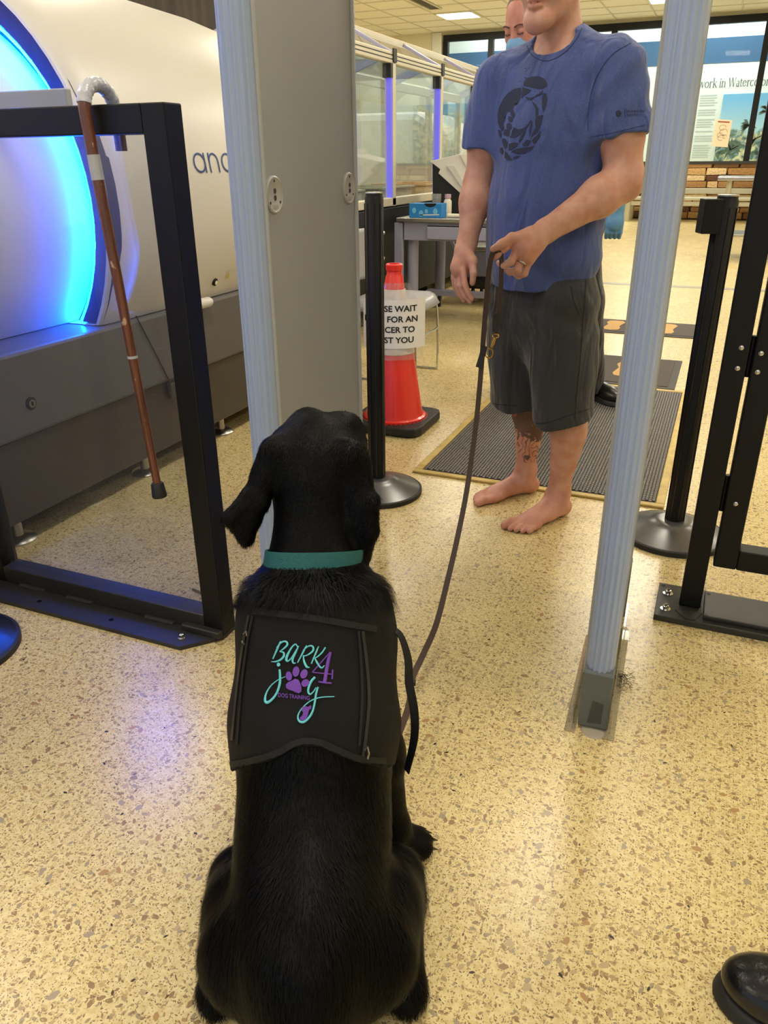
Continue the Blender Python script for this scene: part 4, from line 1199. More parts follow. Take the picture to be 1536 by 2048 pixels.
# trays on the belt
MT['tray'] = mat('grey_plastic_tray', S(188, 182, 160), 0.5)
MT['tray_tan'] = mat('tan_tray', S(206, 170, 128), 0.5)
def tray(x, y, z, mt, label):
    t = thing('security_tray', label, 'tray', (x, y, z), 'trays under the hood')
    w, l, h = .24, .34, .11
    MB().box(x-w, x+w, y-l, y+l, z, z+.008).build('bottom', mt, t)
    for s in (-1, 1):
        MB().box(x+s*w-.006, x+s*w+.006, y-l, y+l, z+.008, z+h).build('wall', mt, t)
        MB().box(x-w+.006, x+w-.006, y+s*l-.006, y+s*l+.006, z+.008, z+h).build('wall', mt, t)
    m = MB()
    for s in (-1, 1):
        m.box(x+s*(w+.012)-.016, x+s*(w+.012)+.016, y-l-.02, y+l+.02, z+h-.006, z+h+.006)
        m.box(x-w, x+w, y+s*(l+.012)-.016, y+s*(l+.012)+.016, z+h-.006, z+h+.006)
    m.build('rim', mt, t)
tray(-2.8, 6.35, 0.845, MT['tray'], 'grey tray on the belt behind the blue glove box')
tray(-2.8, 7.35, 0.845, MT['tray_tan'], 'tan tray on the belt behind the trace machine')
tray(-2.8, 5.3, 0.845, MT['tray'], 'grey tray on the belt nearest the black stanchion')
# black upright reader inside
rd = thing('scanner_camera', 'black upright reader on a pole inside the glazed hood', 'reader', (-2.75, 5.75, .845))
MB().cyl((-2.75, 5.75, .97), (-2.75, 5.75, 1.22), .022, n=12).build('pole', MT['black_case'], rd)
MB().box(-2.82, -2.68, 5.70, 5.80, 1.2, 1.28).build('head', MT['black_case'], rd, bevel=.01)
MB().box(-2.83, -2.67, 5.67, 5.83, .955, .972).build('base', MT['black_case'], rd)

# framed screen on a stand, far side of the conveyor
fs = thing('wall_screen', 'pale blue screen in a dark frame seen through the glazed hood', 'screen', (-4.9, 9.2, 0))
MB().box(-5.55, -4.45, 9.22, 9.27, 0.98, 1.85).build('frame', MT['blackplate'], fs, bevel=.01)
MB().box(-5.47, -4.53, 9.212, 9.222, 1.06, 1.77).build('screen', emit_mat('pale_screen', (0.42, 0.55, 0.9, 1), 0.7), fs)
MB().box(-5.05, -4.95, 9.23, 9.26, 0.0, 1.0).build('stand', MT['blackplate'], fs)
MB().box(-5.3, -4.7, 9.1, 9.4, 0.0, 0.02).build('foot', MT['blackplate'], fs)
# second white machine beyond the conveyor
fm = thing('far_scanner', 'distant white rounded scanner beyond the glazed conveyor', 'scanner', (-5.4, 11.5, 0))
v = []
pr = [(-1.1, .55), (-1.12, 1.0), (-.95, 1.5), (-.5, 1.75), (.5, 1.75), (.95, 1.5), (1.12, 1.0), (1.1, .55)]
MB().prism(pr, (-4.6, 10.9, 0), (1, 0, 0), (0, 0, 1), (0, 1.6, 0)).build('shell', MT['white_plastic'], fm, bevel=.1)
MB().box(-5.6, -3.6, 11.0, 12.4, 0.0, .55).build('base', MT['scanner_skirt'], fm)

# wheeled bin stand under the table end
wb = thing('wheeled_cart', 'grey wheeled cart with slanted handle behind the inspection table', 'cart', (-2.0, 7.0, 0))
MB().bar((-2.30, 6.75, 0.68), (-2.02, 6.80, 0.16), 0.025, 0.025).build('handle', MT['table_grey'], wb)
MB().box(-2.05, -1.55, 6.72, 7.15, 0.12, 0.22).build('black_tub', MT['black_case'], wb, bevel=.02)
MB().box(-2.03, -1.57, 6.74, 7.13, 0.22, 0.44).build('bin', MT['table_grey'], wb, bevel=.01)
MB().box(-2.06, -1.54, 6.71, 7.16, 0.44, 0.475).build('bin_lid', MT['steel'], wb, bevel=.008)
for x, y in ((-2.0, 6.78), (-1.6, 6.78), (-2.0, 7.08), (-1.6, 7.08)):
    w_ = MB().lathe([(.05, -.013), (.06, -.01), (.06, .01), (.05, .013)], (x, y, .06), 16, (1, .1, 0)).build('wheel', MT['rubber'], wb, True)
    MB().lathe([(.02, -.015), (.02, .015)], (x, y, .06), 10, (1, .1, 0)).build('hub', MT['steel'], w_, True)
# dark cabinet behind the table
dk = thing('dark_cabinet', 'dark low cabinet behind the inspection table legs', 'cabinet', (-1.9, 8.3, 0))
MB().box(-2.34, -1.5, 8.5, 9.2, 0.03, 0.80).build('body', mat('olive_grey_metal', S(96, 94, 84), .5), dk, bevel=.01)
MB().box(-2.30, -1.94, 8.488, 8.5, 0.08, 0.76).build('door', MT['table_grey'], dk, bevel=.004)
MB().box(-1.92, -1.54, 8.488, 8.5, 0.08, 0.76).build('door', MT['table_grey'], dk, bevel=.004)
MB().box(-2.34, -1.5, 8.5, 9.2, 0.0, 0.03).build('plinth', MT['black_case'], dk)

# ------------------------------------------------------------------ bench and steel tables at the far wall
MT['bench'] = mat('bench_metal', S(186, 182, 160), 0.35, 0.5, var=0.04)
bn = thing('metal_bench', 'long pale metal bench with round tube legs below the stone wall', 'bench', (-0.7, 17.3, 0))
for x in (-1.90, 0.40, -4.2):
    for y in (17.05, 17.6):
        MB().cyl((x, y, 0), (x, y, 0.74 if y < 17.3 else .74), 0.07, n=16).build('leg', MT['bench'], bn, True)
for y0_, z_ in ((17.0, 0.40), (17.25, 0.40), (17.5, 0.40)):
    MB().box(-4.3, 0.5, y0_, y0_+.18, z_, z_+.05).build('seat_slat', MT['bench'], bn, bevel=.01)
MB().box(-4.2, 0.4, 17.02, 17.1, 0.30, 0.38).build('front_rail', MT['bench'], bn, bevel=.01)
MB().box(-4.2, 0.4, 17.60, 17.66, 0.50, 0.60).build('back_rail', MT['bench'], bn, bevel=.01)
st = thing('steel_table', 'shiny stainless steel table with under-shelf near the stone wall', 'table', (0.5, 11.2, 0))
MB().box(-0.20, 0.9, 10.75, 11.5, 0.90, 0.945).build('top', MT['steel'], st, bevel=.008)
MB().box(-0.10, 0.85, 10.8, 11.45, 0.27, 0.30).build('shelf', MT['steel'], st, bevel=.004)
for x in (-0.06, 0.8):
    for y in (10.82, 11.42):
        MB().cyl((x, y, 0), (x, y, .9), .032, n=14).build('leg', MT['bench'], st, True)
# black boot of a bystander at the lower right
# ------------------------------------------------------------------ smooth bodies (distance fields, meshed by surface nets)
V3 = lambda *a: np.array(a, float)
class Body:
    def __init__(self): self.p = []
    def rc(self, a, b, ra, rb=None, k=0.02, n=None, s=1.0, sub=False):
        """tapered capsule a-b; optional squash s along direction n"""
        self.p.append(('rc', V3(*a), V3(*b), ra, ra if rb is None else rb, k, None if n is None else V3(*n)/np.linalg.norm(n), s, sub)); return self
    def el(self, c, r, k=0.02, B=None, sub=False):
        """ellipsoid; B = rows of local axes"""
        self.p.append(('el', V3(*c), V3(*r), np.eye(3) if B is None else np.array(B, float), k, sub)); return self
    def chain(self, pts, rs, k=0.02, **kw):
        for i in range(len(pts)-1): self.rc(pts[i], pts[i+1], rs[i], rs[i+1], k, **kw)
        return self
    def bounds(self, pad):
        lo = np.full(3, 1e9); hi = -lo
        for p in self.p:
            if p[-1]: continue
            if p[0] == 'rc':
                r = max(p[3], p[4])
                lo = np.minimum(lo, np.minimum(p[1], p[2])-r); hi = np.maximum(hi, np.maximum(p[1], p[2])+r)
            else:
                r = np.sqrt(((p[3]*p[2][:, None])**2).sum(0))
                lo = np.minimum(lo, p[1]-r); hi = np.maximum(hi, p[1]+r)
        return lo-pad, hi+pad

class Grid:
    def __init__(self, lo, hi, h):
        self.lo = np.array(lo, float); self.h = h
        self.n = np.ceil((np.array(hi)-self.lo)/h).astype(int)+1
        self.ax = [(self.lo[i]+h*np.arange(self.n[i])).astype(np.float32) for i in range(3)]
        self.f = np.full(self.n, 0.12, np.float32)
    def xyz(self, sl=(slice(None),)*3):
        return (self.ax[0][sl[0]][:, None, None], self.ax[1][sl[1]][None, :, None], self.ax[2][sl[2]][None, None, :])
    def add(self, body, inflate=0.0):
        for p in body.p:
            if p[0] == 'rc':
                _, a, b, ra, rb, k, n, s, sub = p
                r = max(ra, rb)+inflate; pad = r+k+4*self.h
                lo = np.minimum(a, b)-pad; hi = np.maximum(a, b)+pad
            else:
                _, c, rad, B, k, sub = p
                e = np.sqrt((((rad+inflate)[:, None]*B)**2).sum(0))+k+4*self.h
                lo = c-e; hi = c+e
            i0 = np.clip(np.floor((lo-self.lo)/self.h).astype(int), 0, self.n); i1 = np.clip(np.ceil((hi-self.lo)/self.h).astype(int)+1, 0, self.n)
            if (i1 <= i0).any(): continue
            sl = tuple(slice(i0[q], i1[q]) for q in range(3))
            X, Y, Z = self.xyz(sl)
            if p[0] == 'rc':
                px, py, pz = X-np.float32(a[0]), Y-np.float32(a[1]), Z-np.float32(a[2])
                ba = (b-a)
                if n is not None:
                    m = np.float32(1/s-1)
                    dn = (px*np.float32(n[0])+py*np.float32(n[1])+pz*np.float32(n[2]))*m
                    px = px+dn*np.float32(n[0]); py = py+dn*np.float32(n[1]); pz = pz+dn*np.float32(n[2])
                    ba = ba+n*(ba@n)*(1/s-1)
                bb = max(float(ba@ba), 1e-10); ba = ba.astype(np.float32)
                t = np.clip((px*ba[0]+py*ba[1]+pz*ba[2])/np.float32(bb), 0, 1)
                d = np.sqrt((px-t*ba[0])**2+(py-t*ba[1])**2+(pz-t*ba[2])**2)-(np.float32(ra+inflate)+t*np.float32(rb-ra))
            else:
                px, py, pz = X-np.float32(c[0]), Y-np.float32(c[1]), Z-np.float32(c[2])
                rr = rad+inflate
                q = [(px*np.float32(B[i][0])+py*np.float32(B[i][1])+pz*np.float32(B[i][2])) for i in range(3)]
                k0 = np.sqrt(sum((q[i]/np.float32(rr[i]))**2 for i in range(3)))
                k1 = np.sqrt(sum((q[i]/np.float32(rr[i]**2))**2 for i in range(3)))+1e-6
                d = k0*(k0-1)/k1
            F = self.f[sl]
            k = np.float32(max(k, 1e-4))
            if sub:
                d = -d
                hh = np.maximum(k-np.abs(F-d), 0)/k
                self.f[sl] = np.maximum(F, d)+hh*hh*k*np.float32(0.25)
            else:
                hh = np.maximum(k-np.abs(F-d), 0)/k
                self.f[sl] = np.minimum(F, d)-hh*hh*k*np.float32(0.25)
        return self
    def clip(self, pt, nrm):
        """keep the side the normal points away from"""
        X, Y, Z = self.xyz(); n = V3(*nrm)/np.linalg.norm(nrm)
        d = (X-np.float32(pt[0]))*np.float32(n[0])+(Y-np.float32(pt[1]))*np.float32(n[1])+(Z-np.float32(pt[2]))*np.float32(n[2])
        self.f = np.maximum(self.f, d); return self
    def shell(self, t):
        self.f = np.maximum(self.f, -(self.f+np.float32(t))); return self
    def mesh(self):
        f = self.f; n = self.n; h = self.h
        # pad the border so the surface closes
        for ax in range(3):
            for e in (0, -1):
                s = [slice(None)]*3; s[ax] = e
                f[tuple(s)] = np.maximum(f[tuple(s)], 0.01)
        sg = f < 0
        acc = {}
        cellid = []; pos = []
        edges = []
        for ax in range(3):
            a = [slice(None)]*3; b = [slice(None)]*3
            a[ax] = slice(0, -1); b[ax] = slice(1, None)
            cr_ = np.argwhere(sg[tuple(a)] != sg[tuple(b)])
            c2 = cr_.copy(); c2[:, ax] += 1
            fa = f[cr_[:, 0], cr_[:, 1], cr_[:, 2]]; fb = f[c2[:, 0], c2[:, 1], c2[:, 2]]
            t = fa/(fa-fb)
            p = cr_.astype(float); p[:, ax] += t
            u, w = (ax+1) % 3, (ax+2) % 3
            ids = []
            for du, dw in ((0, 0), (-1, 0), (-1, -1), (0, -1)):
                c = cr_.copy(); c[:, u] += du; c[:, w] += dw
                ids.append((c[:, 0]*n[1]+c[:, 1])*n[2]+c[:, 2])
                cellid.append(ids[-1]); pos.append(p)
            edges.append((np.stack(ids, 1), fa < 0))
        cid = np.concatenate(cellid); P = np.concatenate(pos)
        uq, inv = np.unique(cid, return_inverse=True)
        cnt = np.bincount(inv)
        V = np.stack([np.bincount(inv, P[:, i])/cnt for i in range(3)], 1)*h+self.lo
        Q = []
        off = 0
        for ids, neg in edges:
            q = np.searchsorted(uq, ids)
            q[~neg] = q[~neg][:, ::-1]
            Q.append(q)
        return V, np.concatenate(Q)

def smooth_mesh(V, Q, it=2, lam=0.5):
    e = np.concatenate([Q[:, [0, 1]], Q[:, [1, 2]], Q[:, [2, 3]], Q[:, [3, 0]]])
    e = np.concatenate([e, e[:, ::-1]])
    cnt = np.bincount(e[:, 0], minlength=len(V))[:, None]
    for _ in range(it):
        m = np.stack([np.bincount(e[:, 0], V[e[:, 1], i], minlength=len(V)) for i in range(3)], 1)/np.maximum(cnt, 1)
        V = V+(m-V)*lam
    return V

def fast_obj(name, V, Q, material, parent=None, smooth=True):
    off = np.array(origin(parent)) if parent is not None else np.zeros(3)
    me = bpy.data.meshes.new(name)
    nv, nf = len(V), len(Q); k = Q.shape[1]
    me.vertices.add(nv); me.vertices.foreach_set('co', (V-off).astype(np.float32).ravel())
    me.loops.add(nf*k); me.loops.foreach_set('vertex_index', Q.astype(np.int32).ravel())
    me.polygons.add(nf); me.polygons.foreach_set('loop_start', np.arange(0, nf*k, k, dtype=np.int32))
    try: me.polygons.foreach_set('loop_total', np.full(nf, k, np.int32))
    except Exception: pass
    me.update(calc_edges=True); me.validate()
    me.polygons.foreach_set('use_smooth', np.ones(len(me.polygons), bool))
    me.materials.append(material)
    o = bpy.data.objects.new(name, me); link(o, parent)
    return o
def set_attr(o, name, vals):
    a = o.data.attributes.new(name, 'FLOAT', 'POINT')
    a.data.foreach_set('value', np.asarray(vals, np.float32))

def frame2(deg):
    f = V3(math.cos(R(deg)), math.sin(R(deg)), 0)
    return f, V3(-f[1], f[0], 0)        # forward, left
def local(o, f, l):
    o = np.array(o, float)
    return lambda a, b, c: o+f*a+l*b+V3(0, 0, c)

def head_prims(B, P, f, l, neck_base, mouth_open=0.0, nr=0.058, chin=0.0):
    AX = np.array([f, l, np.cross(f, l)])
    P0 = P
    B.el(P(-.018, 0, .035), (.100, .079, .090), .02, AX)
    B.el(P(.028, 0, -.030), (.066, .063, .098), .035, AX)
    for s in (-1, 1):
        B.rc(P(-.01, s*.055, -.062), P(.058, s*.024, -.100-chin), .022, .020, .03)
        B.el(P(.060, s*.040, -.032), (.028, .024, .030), .03, AX)
        B.el(P(-.012, s*.080, -.008), (.030, .011, .034), .008, AX)
        B.el(P(.098, s*.033, .0), (.016, .020, .014), .012, AX, sub=True)
        B.el(P(.080, s*.033, -.001), (.0145, .0155, .0145), .004, AX)
        B.rc(P(.083, s*.012, .018), P(.072, s*.052, .014), .010, .008, .012)
        B.rc(P(.088, s*.016, -.047), P(.098, s*.011, -.048), .009, .008, .008)
    B.rc(P(.082, 0, .012), P(.108, 0, -.040), .009, .0135, .014)
    B.el(P(.074, 0, -.105-chin), (.024, .034, .022+chin*.5), .022, AX)
    B.rc(P(.089, -.021, -.071), P(.096, 0, -.067), .005, .0065, .006); B.rc(P(.089, .021, -.071), P(.096, 0, -.067), .005, .0065, .006)
    B.rc(P(.087, -.018, -.081-mouth_open), P(.093, 0, -.083-mouth_open), .006, .0075, .006); B.rc(P(.087, .018, -.081-mouth_open), P(.093, 0, -.083-mouth_open), .006, .0075, .006)
    B.rc(P(.100, -.022, -.0745-mouth_open*.5), P(.104, 0, -.0745-mouth_open*.5), .0022+mouth_open*.5, .003+mouth_open*.5, .004, sub=True)
    B.rc(P(.100, .022, -.0745-mouth_open*.5), P(.104, 0, -.0745-mouth_open*.5), .0022+mouth_open*.5, .003+mouth_open*.5, .004, sub=True)
    B.rc(P(-.035, 0, -.05), neck_base, nr, nr+.006, .03)

def foot_prims(B, ank, f, med):
    """bare foot; ank = point on the floor below the ankle, f = toe direction, med = medial side vector"""
    P = lambda a, b, c: np.array(ank)+f*a+med*b+V3(0, 0, c)
    AX = np.array([f, med, [0, 0, 1]])
    B.el(P(-.035, 0, .034), (.040, .033, .036), .02, AX)
    B.rc(P(-.02, 0, .095), P(-.005, 0, .055), .036, .036, .02)
    B.el(P(0, .030, .085), (.016, .010, .018), .012, AX); B.el(P(-.005, -.032, .075), (.016, .010, .018), .012, AX)
    B.rc(P(.0, 0, .062), P(.115, .006, .026), .036, .024, .03)
    B.el(P(.06, -.008, .030), (.075, .036, .026), .02, AX)
    B.el(P(.122, 0, .021), (.042, .047, .021), .02, AX)
    L = [(.150, .032, .207, .034, .0150, .0135), (.152, .008, .203, .009, .0105, .0095), (.147, -.010, .194, -.011, .0100, .0090), (.139, -.026, .182, -.029, .0095, .0085), (.128, -.040, .166, -.045, .0095, .0085)]
    for a, b, c, d_, r0, r1 in L:
        mid = P((a+c)/2, (b+d_)/2, r0+.006)
        B.rc(P(a-.012, b, .016), mid, r0, r0, .008); B.rc(mid, P(c, d_, r1+.001), r0, r1, .003)

# ---- skin with tattoo attribute
def skin_mat(name, base, red, tattoo=False):
    m = bpy.data.materials.new(name); m.use_nodes = True
    nt, N, L, B = nodes_of(m)
    B.inputs['Roughness'].default_value = 0.5; B.inputs['Subsurface Weight'].default_value = 0.12
    B.inputs['Subsurface Radius'].default_value = (0.010, 0.004, 0.002); B.inputs['Subsurface Scale'].default_value = 1.0
    tc = N.new('ShaderNodeTexCoord')
    nz = N.new('ShaderNodeTexNoise'); nz.inputs['Scale'].default_value = 28; nz.inputs['Detail'].default_value = 5
    L.new(tc.outputs['Object'], nz.inputs['Vector'])
    mr = N.new('ShaderNodeMapRange'); mr.inputs[1].default_value = .35; mr.inputs[2].default_value = .7
    L.new(nz.outputs['Fac'], mr.inputs[0])
    m0 = N.new('ShaderNodeMix'); m0.data_type = 'RGBA'; m0.inputs[6].default_value = base; m0.inputs[7].default_value = red
    L.new(mr.outputs[0], m0.inputs[0])
    prev = m0.outputs[2]
    rd = N.new('ShaderNodeAttribute'); rd.attribute_name = 'ruddy'
    m1_ = N.new('ShaderNodeMix'); m1_.data_type = 'RGBA'; m1_.inputs[7].default_value = S(190, 106, 92)
    L.new(rd.outputs['Fac'], m1_.inputs[0]); L.new(prev, m1_.inputs[6]); prev = m1_.outputs[2]
    if tattoo:
        ta = N.new('ShaderNodeAttribute'); ta.attribute_name = 'tattoo'
        n2 = N.new('ShaderNodeTexNoise'); n2.inputs['Scale'].default_value = 26; n2.inputs['Detail'].default_value = 4; n2.inputs['Distortion'].default_value = 2.2
        L.new(tc.outputs['Object'], n2.inputs['Vector'])
        # ink where noise exceeds a threshold that falls with the mask
        ad = N.new('ShaderNodeMath'); ad.operation = 'ADD'; L.new(n2.outputs['Fac'], ad.inputs[0]); L.new(ta.outputs['Fac'], ad.inputs[1])
        r2 = N.new('ShaderNodeMapRange'); r2.inputs[1].default_value = 0.98; r2.inputs[2].default_value = 1.03; L.new(ad.outputs[0], r2.inputs[0])
        # thin lines
        wv = N.new('ShaderNodeTexWave'); wv.inputs['Scale'].default_value = 14; wv.inputs['Distortion'].default_value = 14; wv.inputs['Detail'].default_value = 2
        wv.inputs['Detail Scale'].default_value = 1.4
        L.new(tc.outputs['Object'], wv.inputs['Vector'])
        w2 = N.new('ShaderNodeMapRange'); w2.inputs[1].default_value = 0.90; w2.inputs[2].default_value = 0.97; L.new(wv.outputs['Fac'], w2.inputs[0])
        t2 = N.new('ShaderNodeMapRange'); t2.inputs[1].default_value = 0.10; t2.inputs[2].default_value = 0.16; L.new(ta.outputs['Fac'], t2.inputs[0])
        ml = N.new('ShaderNodeMath'); ml.operation = 'MULTIPLY'; L.new(w2.outputs[0], ml.inputs[0]); L.new(t2.outputs[0], ml.inputs[1])
        mxm = N.new('ShaderNodeMath'); mxm.operation = 'MAXIMUM'; L.new(ml.outputs[0], mxm.inputs[0]); L.new(r2.outputs[0], mxm.inputs[1])
        sc_ = N.new('ShaderNodeMath'); sc_.operation = 'MULTIPLY'; sc_.inputs[1].default_value = 0.82; L.new(mxm.outputs[0], sc_.inputs[0])
        # black and some red ink
        n3 = N.new('ShaderNodeTexNoise'); n3.inputs['Scale'].default_value = 20
        L.new(tc.outputs['Object'], n3.inputs['Vector'])
        ink = N.new('ShaderNodeValToRGB'); e = ink.color_ramp.elements
        e[0].position = .60; e[0].color = S(44, 40, 44); e[1].position = .64; e[1].color = S(156, 60, 58)
        L.new(n3.outputs['Fac'], ink.inputs[0])
        m2_ = N.new('ShaderNodeMix'); m2_.data_type = 'RGBA'
        L.new(sc_.outputs[0], m2_.inputs[0]); L.new(prev, m2_.inputs[6]); L.new(ink.outputs[0], m2_.inputs[7]); prev = m2_.outputs[2]
    L.new(prev, B.inputs['Base Color'])
    bp = N.new('ShaderNodeBump'); bp.inputs['Strength'].default_value = 0.12; bp.inputs['Distance'].default_value = .002
    n4 = N.new('ShaderNodeTexNoise'); n4.inputs['Scale'].default_value = 220; L.new(tc.outputs['Object'], n4.inputs['Vector'])
    L.new(n4.outputs['Fac'], bp.inputs['Height']); L.new(bp.outputs[0], B.inputs['Normal'])
    return m
MT['skin'] = skin_mat('skin', S(206, 158, 136), S(192, 134, 112), True)
MT['skin2'] = skin_mat('skin_ruddy', S(206, 150, 134), S(188, 124, 108))
MT['hair_dark'] = mat('brown_hair', S(62, 46, 36), 0.6, var=.3, scale=80, bump=.8, bscale=400)
MT['hair_grey'] = mat('grey_hair', S(120, 100, 84), 0.6, var=.3, scale=80, bump=.8, bscale=400)
MT['eye_white'] = mat('eye_white', S(222, 216, 210), .2)
MT['iris'] = mat('iris', S(60, 70, 76), .2)
MT['brow'] = mat('eyebrow', S(88, 64, 48), .8, bump=.8, bscale=500)
def eyes_and_brows(root, P, f, l, lid=False):
    for s in (-1, 1):
        c = P(.0825, s*.033, -.001)
        if lid:      # eyes lowered: only the lash line shows
            MB().tube(catmull([P(.0935, s*.019, -.006), P(.0975, s*.033, -.009), P(.0905, s*.047, -.006)], 6), .0022, 6).build('eyelashes', MT['brow'], root, True)
            MB().tube(catmull([P(.0985, s*.014, .020), P(.0965, s*.033, .0265), P(.083, s*.054, .021)], 6), [.0035]*4+[.003]*9, 6).build('eyebrow', MT['brow'], root, True)
            continue
        e = MB().lathe([(0.0, -.0148), (.008, -.0125), (.0135, -.006), (.0148, 0), (.0135, .006), (.008, .0125), (0, .0148)], c, 14, f).build('eye', MT['eye_white'], root, True)
        MB().lathe([(.0062, .0), (.006, .0010), (0, .0014)], c+f*.0138, 12, f).build('iris', MT['iris'], e, True)
        MB().tube(catmull([P(.0985, s*.014, .020), P(.0965, s*.033, .0265), P(.083, s*.054, .021)], 6), [.0035]*4+[.003]*9, 6).build('eyebrow', MT['brow'], root, True)

# ------------------------------------------------------------------ the man
man = thing('person', 'barefoot person in a blue printed T-shirt and dark shorts holding a leash', 'person', (-0.5, 2.58, 0))
Ft, Lt = frame2(-110); Fp, Lp = frame2(-115); Fh, Lh = frame2(-104)
T0 = V3(-.528, 2.588, 0)
tors = lambda a, b, z: T0+Ft*a+Lt*b+V3(0, 0, z)
Bm = Body()
HP = local(V3(-.560, 2.545, 1.634), V3(*(Fh*math.cos(R(6))-V3(0, 0, math.sin(R(6))))), Lh)
head_prims(Bm, HP, Fh, Lh, tors(-.01, 0, 1.44), mouth_open=0.003, nr=.060, chin=.018)
# torso (under the shirt)
Bm.chain([tors(0, 0, 1.33), tors(.0, 0, 1.15), tors(.01, 0, .92)], [.140, .140, .11], .05, n=Ft, s=.70)
Bm.rc(tors(-.01, -.14, 1.39), tors(-.01, .14, 1.39), .055, .055, .05)
# right arm (camera left, hanging)
shR, elR, wrR = at(995, 165, 2.69), at(957, 372, 2.70), at(934, 487, 2.635)
shL, elL, wrL = V3(-.350, 2.530, 1.375), V3(-.297, 2.492, 1.098), at(1090, 463, 2.36)
Bm.chain([shR, shR*.45+elR*.55, elR], [.062, .056, .045], .03)
Bm.chain([elR, elR*.72+wrR*.28, wrR], [.045, .047, .030], .03)
Bm.chain([shL, shL*.45+elL*.55, elL], [.066, .061, .052], .03)
Bm.chain([elL, elL*.70+wrL*.30, wrL], [.052, .053, .032], .03)
def finger(B, pts, r0, r1, k=.004):
    rs = np.linspace(r0, r1, len(pts)); B.chain(pts, rs, k)
# right hand: wrist, palm, fingers hanging, thumb in front
palmR = at(921, 535, 2.60)
Bm.rc(wrR, palmR, .030, .034, .02, n=at(934, 487, 2.635)-at(940, 487, 2.5), s=.62)
Bm.rc(at(925, 500, 2.62), at(944, 522, 2.585), .022, .019, .015)
finger(Bm, [at(944, 522, 2.582), at(947, 546, 2.565), at(945, 566, 2.562)], .0135, .0095)
finger(Bm, [at(926, 540, 2.585), at(929, 568, 2.565), at(936, 585, 2.552), at(944, 598, 2.548)], .0115, .0082)
finger(Bm, [at(920, 543, 2.60), at(920, 572, 2.582), at(930, 592, 2.572), at(941, 603, 2.566)], .0118, .0084)
finger(Bm, [at(914, 541, 2.615), at(913, 568, 2.602), at(920, 588, 2.592), at(928, 601, 2.586)], .0112, .0080)
finger(Bm, [at(909, 535, 2.63), at(907, 556, 2.622), at(910, 574, 2.615), at(916, 588, 2.608)], .0100, .0075)
# left hand: back of the hand to the viewer, thumb and index pinch the leash
kI, kM, kR_, kP = at(1033, 476, 2.295), at(1038, 492, 2.285), at(1047, 508, 2.29), at(1058, 521, 2.30)
for kk, r_ in ((kI, .0165), (kM, .017), (kR_, .0165), (kP, .0155)):
    Bm.rc(wrL*.55+kk*.45+(wrL-elL)*.02, kk, .024, r_, .015)
Bm.rc(wrL, (kI+kP+kM+kR_)/4, .031, .026, .02)
finger(Bm, [kI, at(1010, 496, 2.268), at(996, 509, 2.265), at(988, 516, 2.272)], .0125, .0082)
finger(Bm, [kM, at(1022, 524, 2.268), at(1006, 531, 2.272), at(998, 526, 2.29)], .0125, .0088)
finger(Bm, [kR_, at(1034, 540, 2.275), at(1020, 544, 2.285), at(1010, 537, 2.305)], .0122, .0088)
finger(Bm, [kP, at(1049, 547, 2.295), at(1037, 552, 2.31), at(1026, 545, 2.325)], .0112, .0080)
finger(Bm, [at(1060, 476, 2.31), at(1024, 476, 2.272), at(1003, 488, 2.252), at(986, 498, 2.254)], .0165, .0092, .008)
# legs
aR, aL = V3(-.567, 2.672, 0), V3(-.409, 2.507, 0)
fR, mR_ = frame2(math.degrees(math.atan2(-.204, -.196))); fL, mL_ = frame2(math.degrees(math.atan2(-.206, -.131)))
foot_prims(Bm, aR, fR, mR_); foot_prims(Bm, aL, fL, -mL_)
knR, knL = V3(-.570, 2.615, .475), V3(-.396, 2.475, .475)
hpR, hpL = V3(-.592, 2.605, .86), V3(-.460, 2.545, .86)
for an, kn, hp, ff in ((aR, knR, hpR, fR), (aL, knL, hpL, fL)):
    a3 = V3(an[0], an[1], .10)-ff*.012
    Bm.chain([a3, a3*.7+kn*.3-ff*.010, a3*.38+kn*.62-ff*.012, kn], [.037, .042, .056, .056], .02)
    Bm.el(a3*.40+kn*.60-ff*.034, (.043, .050, .105), .03, np.array([ff, np.cross(V3(0, 0, 1), ff), [0, 0, 1]]))
    Bm.el(kn+ff*.016, (.034, .042, .042), .02, np.array([ff, np.cross(V3(0, 0, 1), ff), [0, 0, 1]]))
    Bm.chain([kn, hp], [.060, .065], .03)
Bm.rc(hpR, hpL, .065, .065, .03)
lo, hi = Bm.bounds(.02); lo[2] = -.004
G = Grid(lo, hi, .0036).add(Bm)
Vv, Qq = G.mesh(); Vv = smooth_mesh(Vv, Qq, 1, .4)
body_o = fast_obj('body', Vv, Qq, MT['skin'], man)
# tattoo mask on the right shin (camera left); ruddy knuckles, lips, toes
axp = aR+(knR-aR)*np.clip(Vv[:, 2:3]/.475, 0, 1)
dd = Vv-axp; onleg = (np.hypot(dd[:, 0], dd[:, 1]) < .085) & (Vv[:, 2] < .47) & (Vv[:, 2] > .10)
view = V3(.2, -1, 0)/1.02; sidev = V3(.98, .2, 0)
a_s = dd@sidev
z_ = Vv[:, 2]
ms = np.zeros(len(Vv))
ms = np.where(onleg, np.interp(z_+.55*a_s, [.13, .17, .23, .262, .285, .36], [.0, .16, .30, .56, .74, .66]), 0)
blob = np.exp(-(((a_s-.016)/.020)**2+((z_-.165)/.018)**2)); ms = np.maximum(ms, np.where(onleg, .62*blob, 0))
ms = np.where(onleg & (z_ > .365), .56, ms)
set_attr(body_o, 'tattoo', ms)
rud = np.zeros(len(Vv))
lip = HP(.095, 0, -.076); rud += .55*np.clip(1-np.linalg.norm((Vv-lip)/V3(1, 1, .55), axis=1)/.028, 0, 1)**.6
rud += .12*np.clip((.10-z_)/.06, 0, 1)
rud += .12*np.clip((.36-z_)/.3, 0, 1)
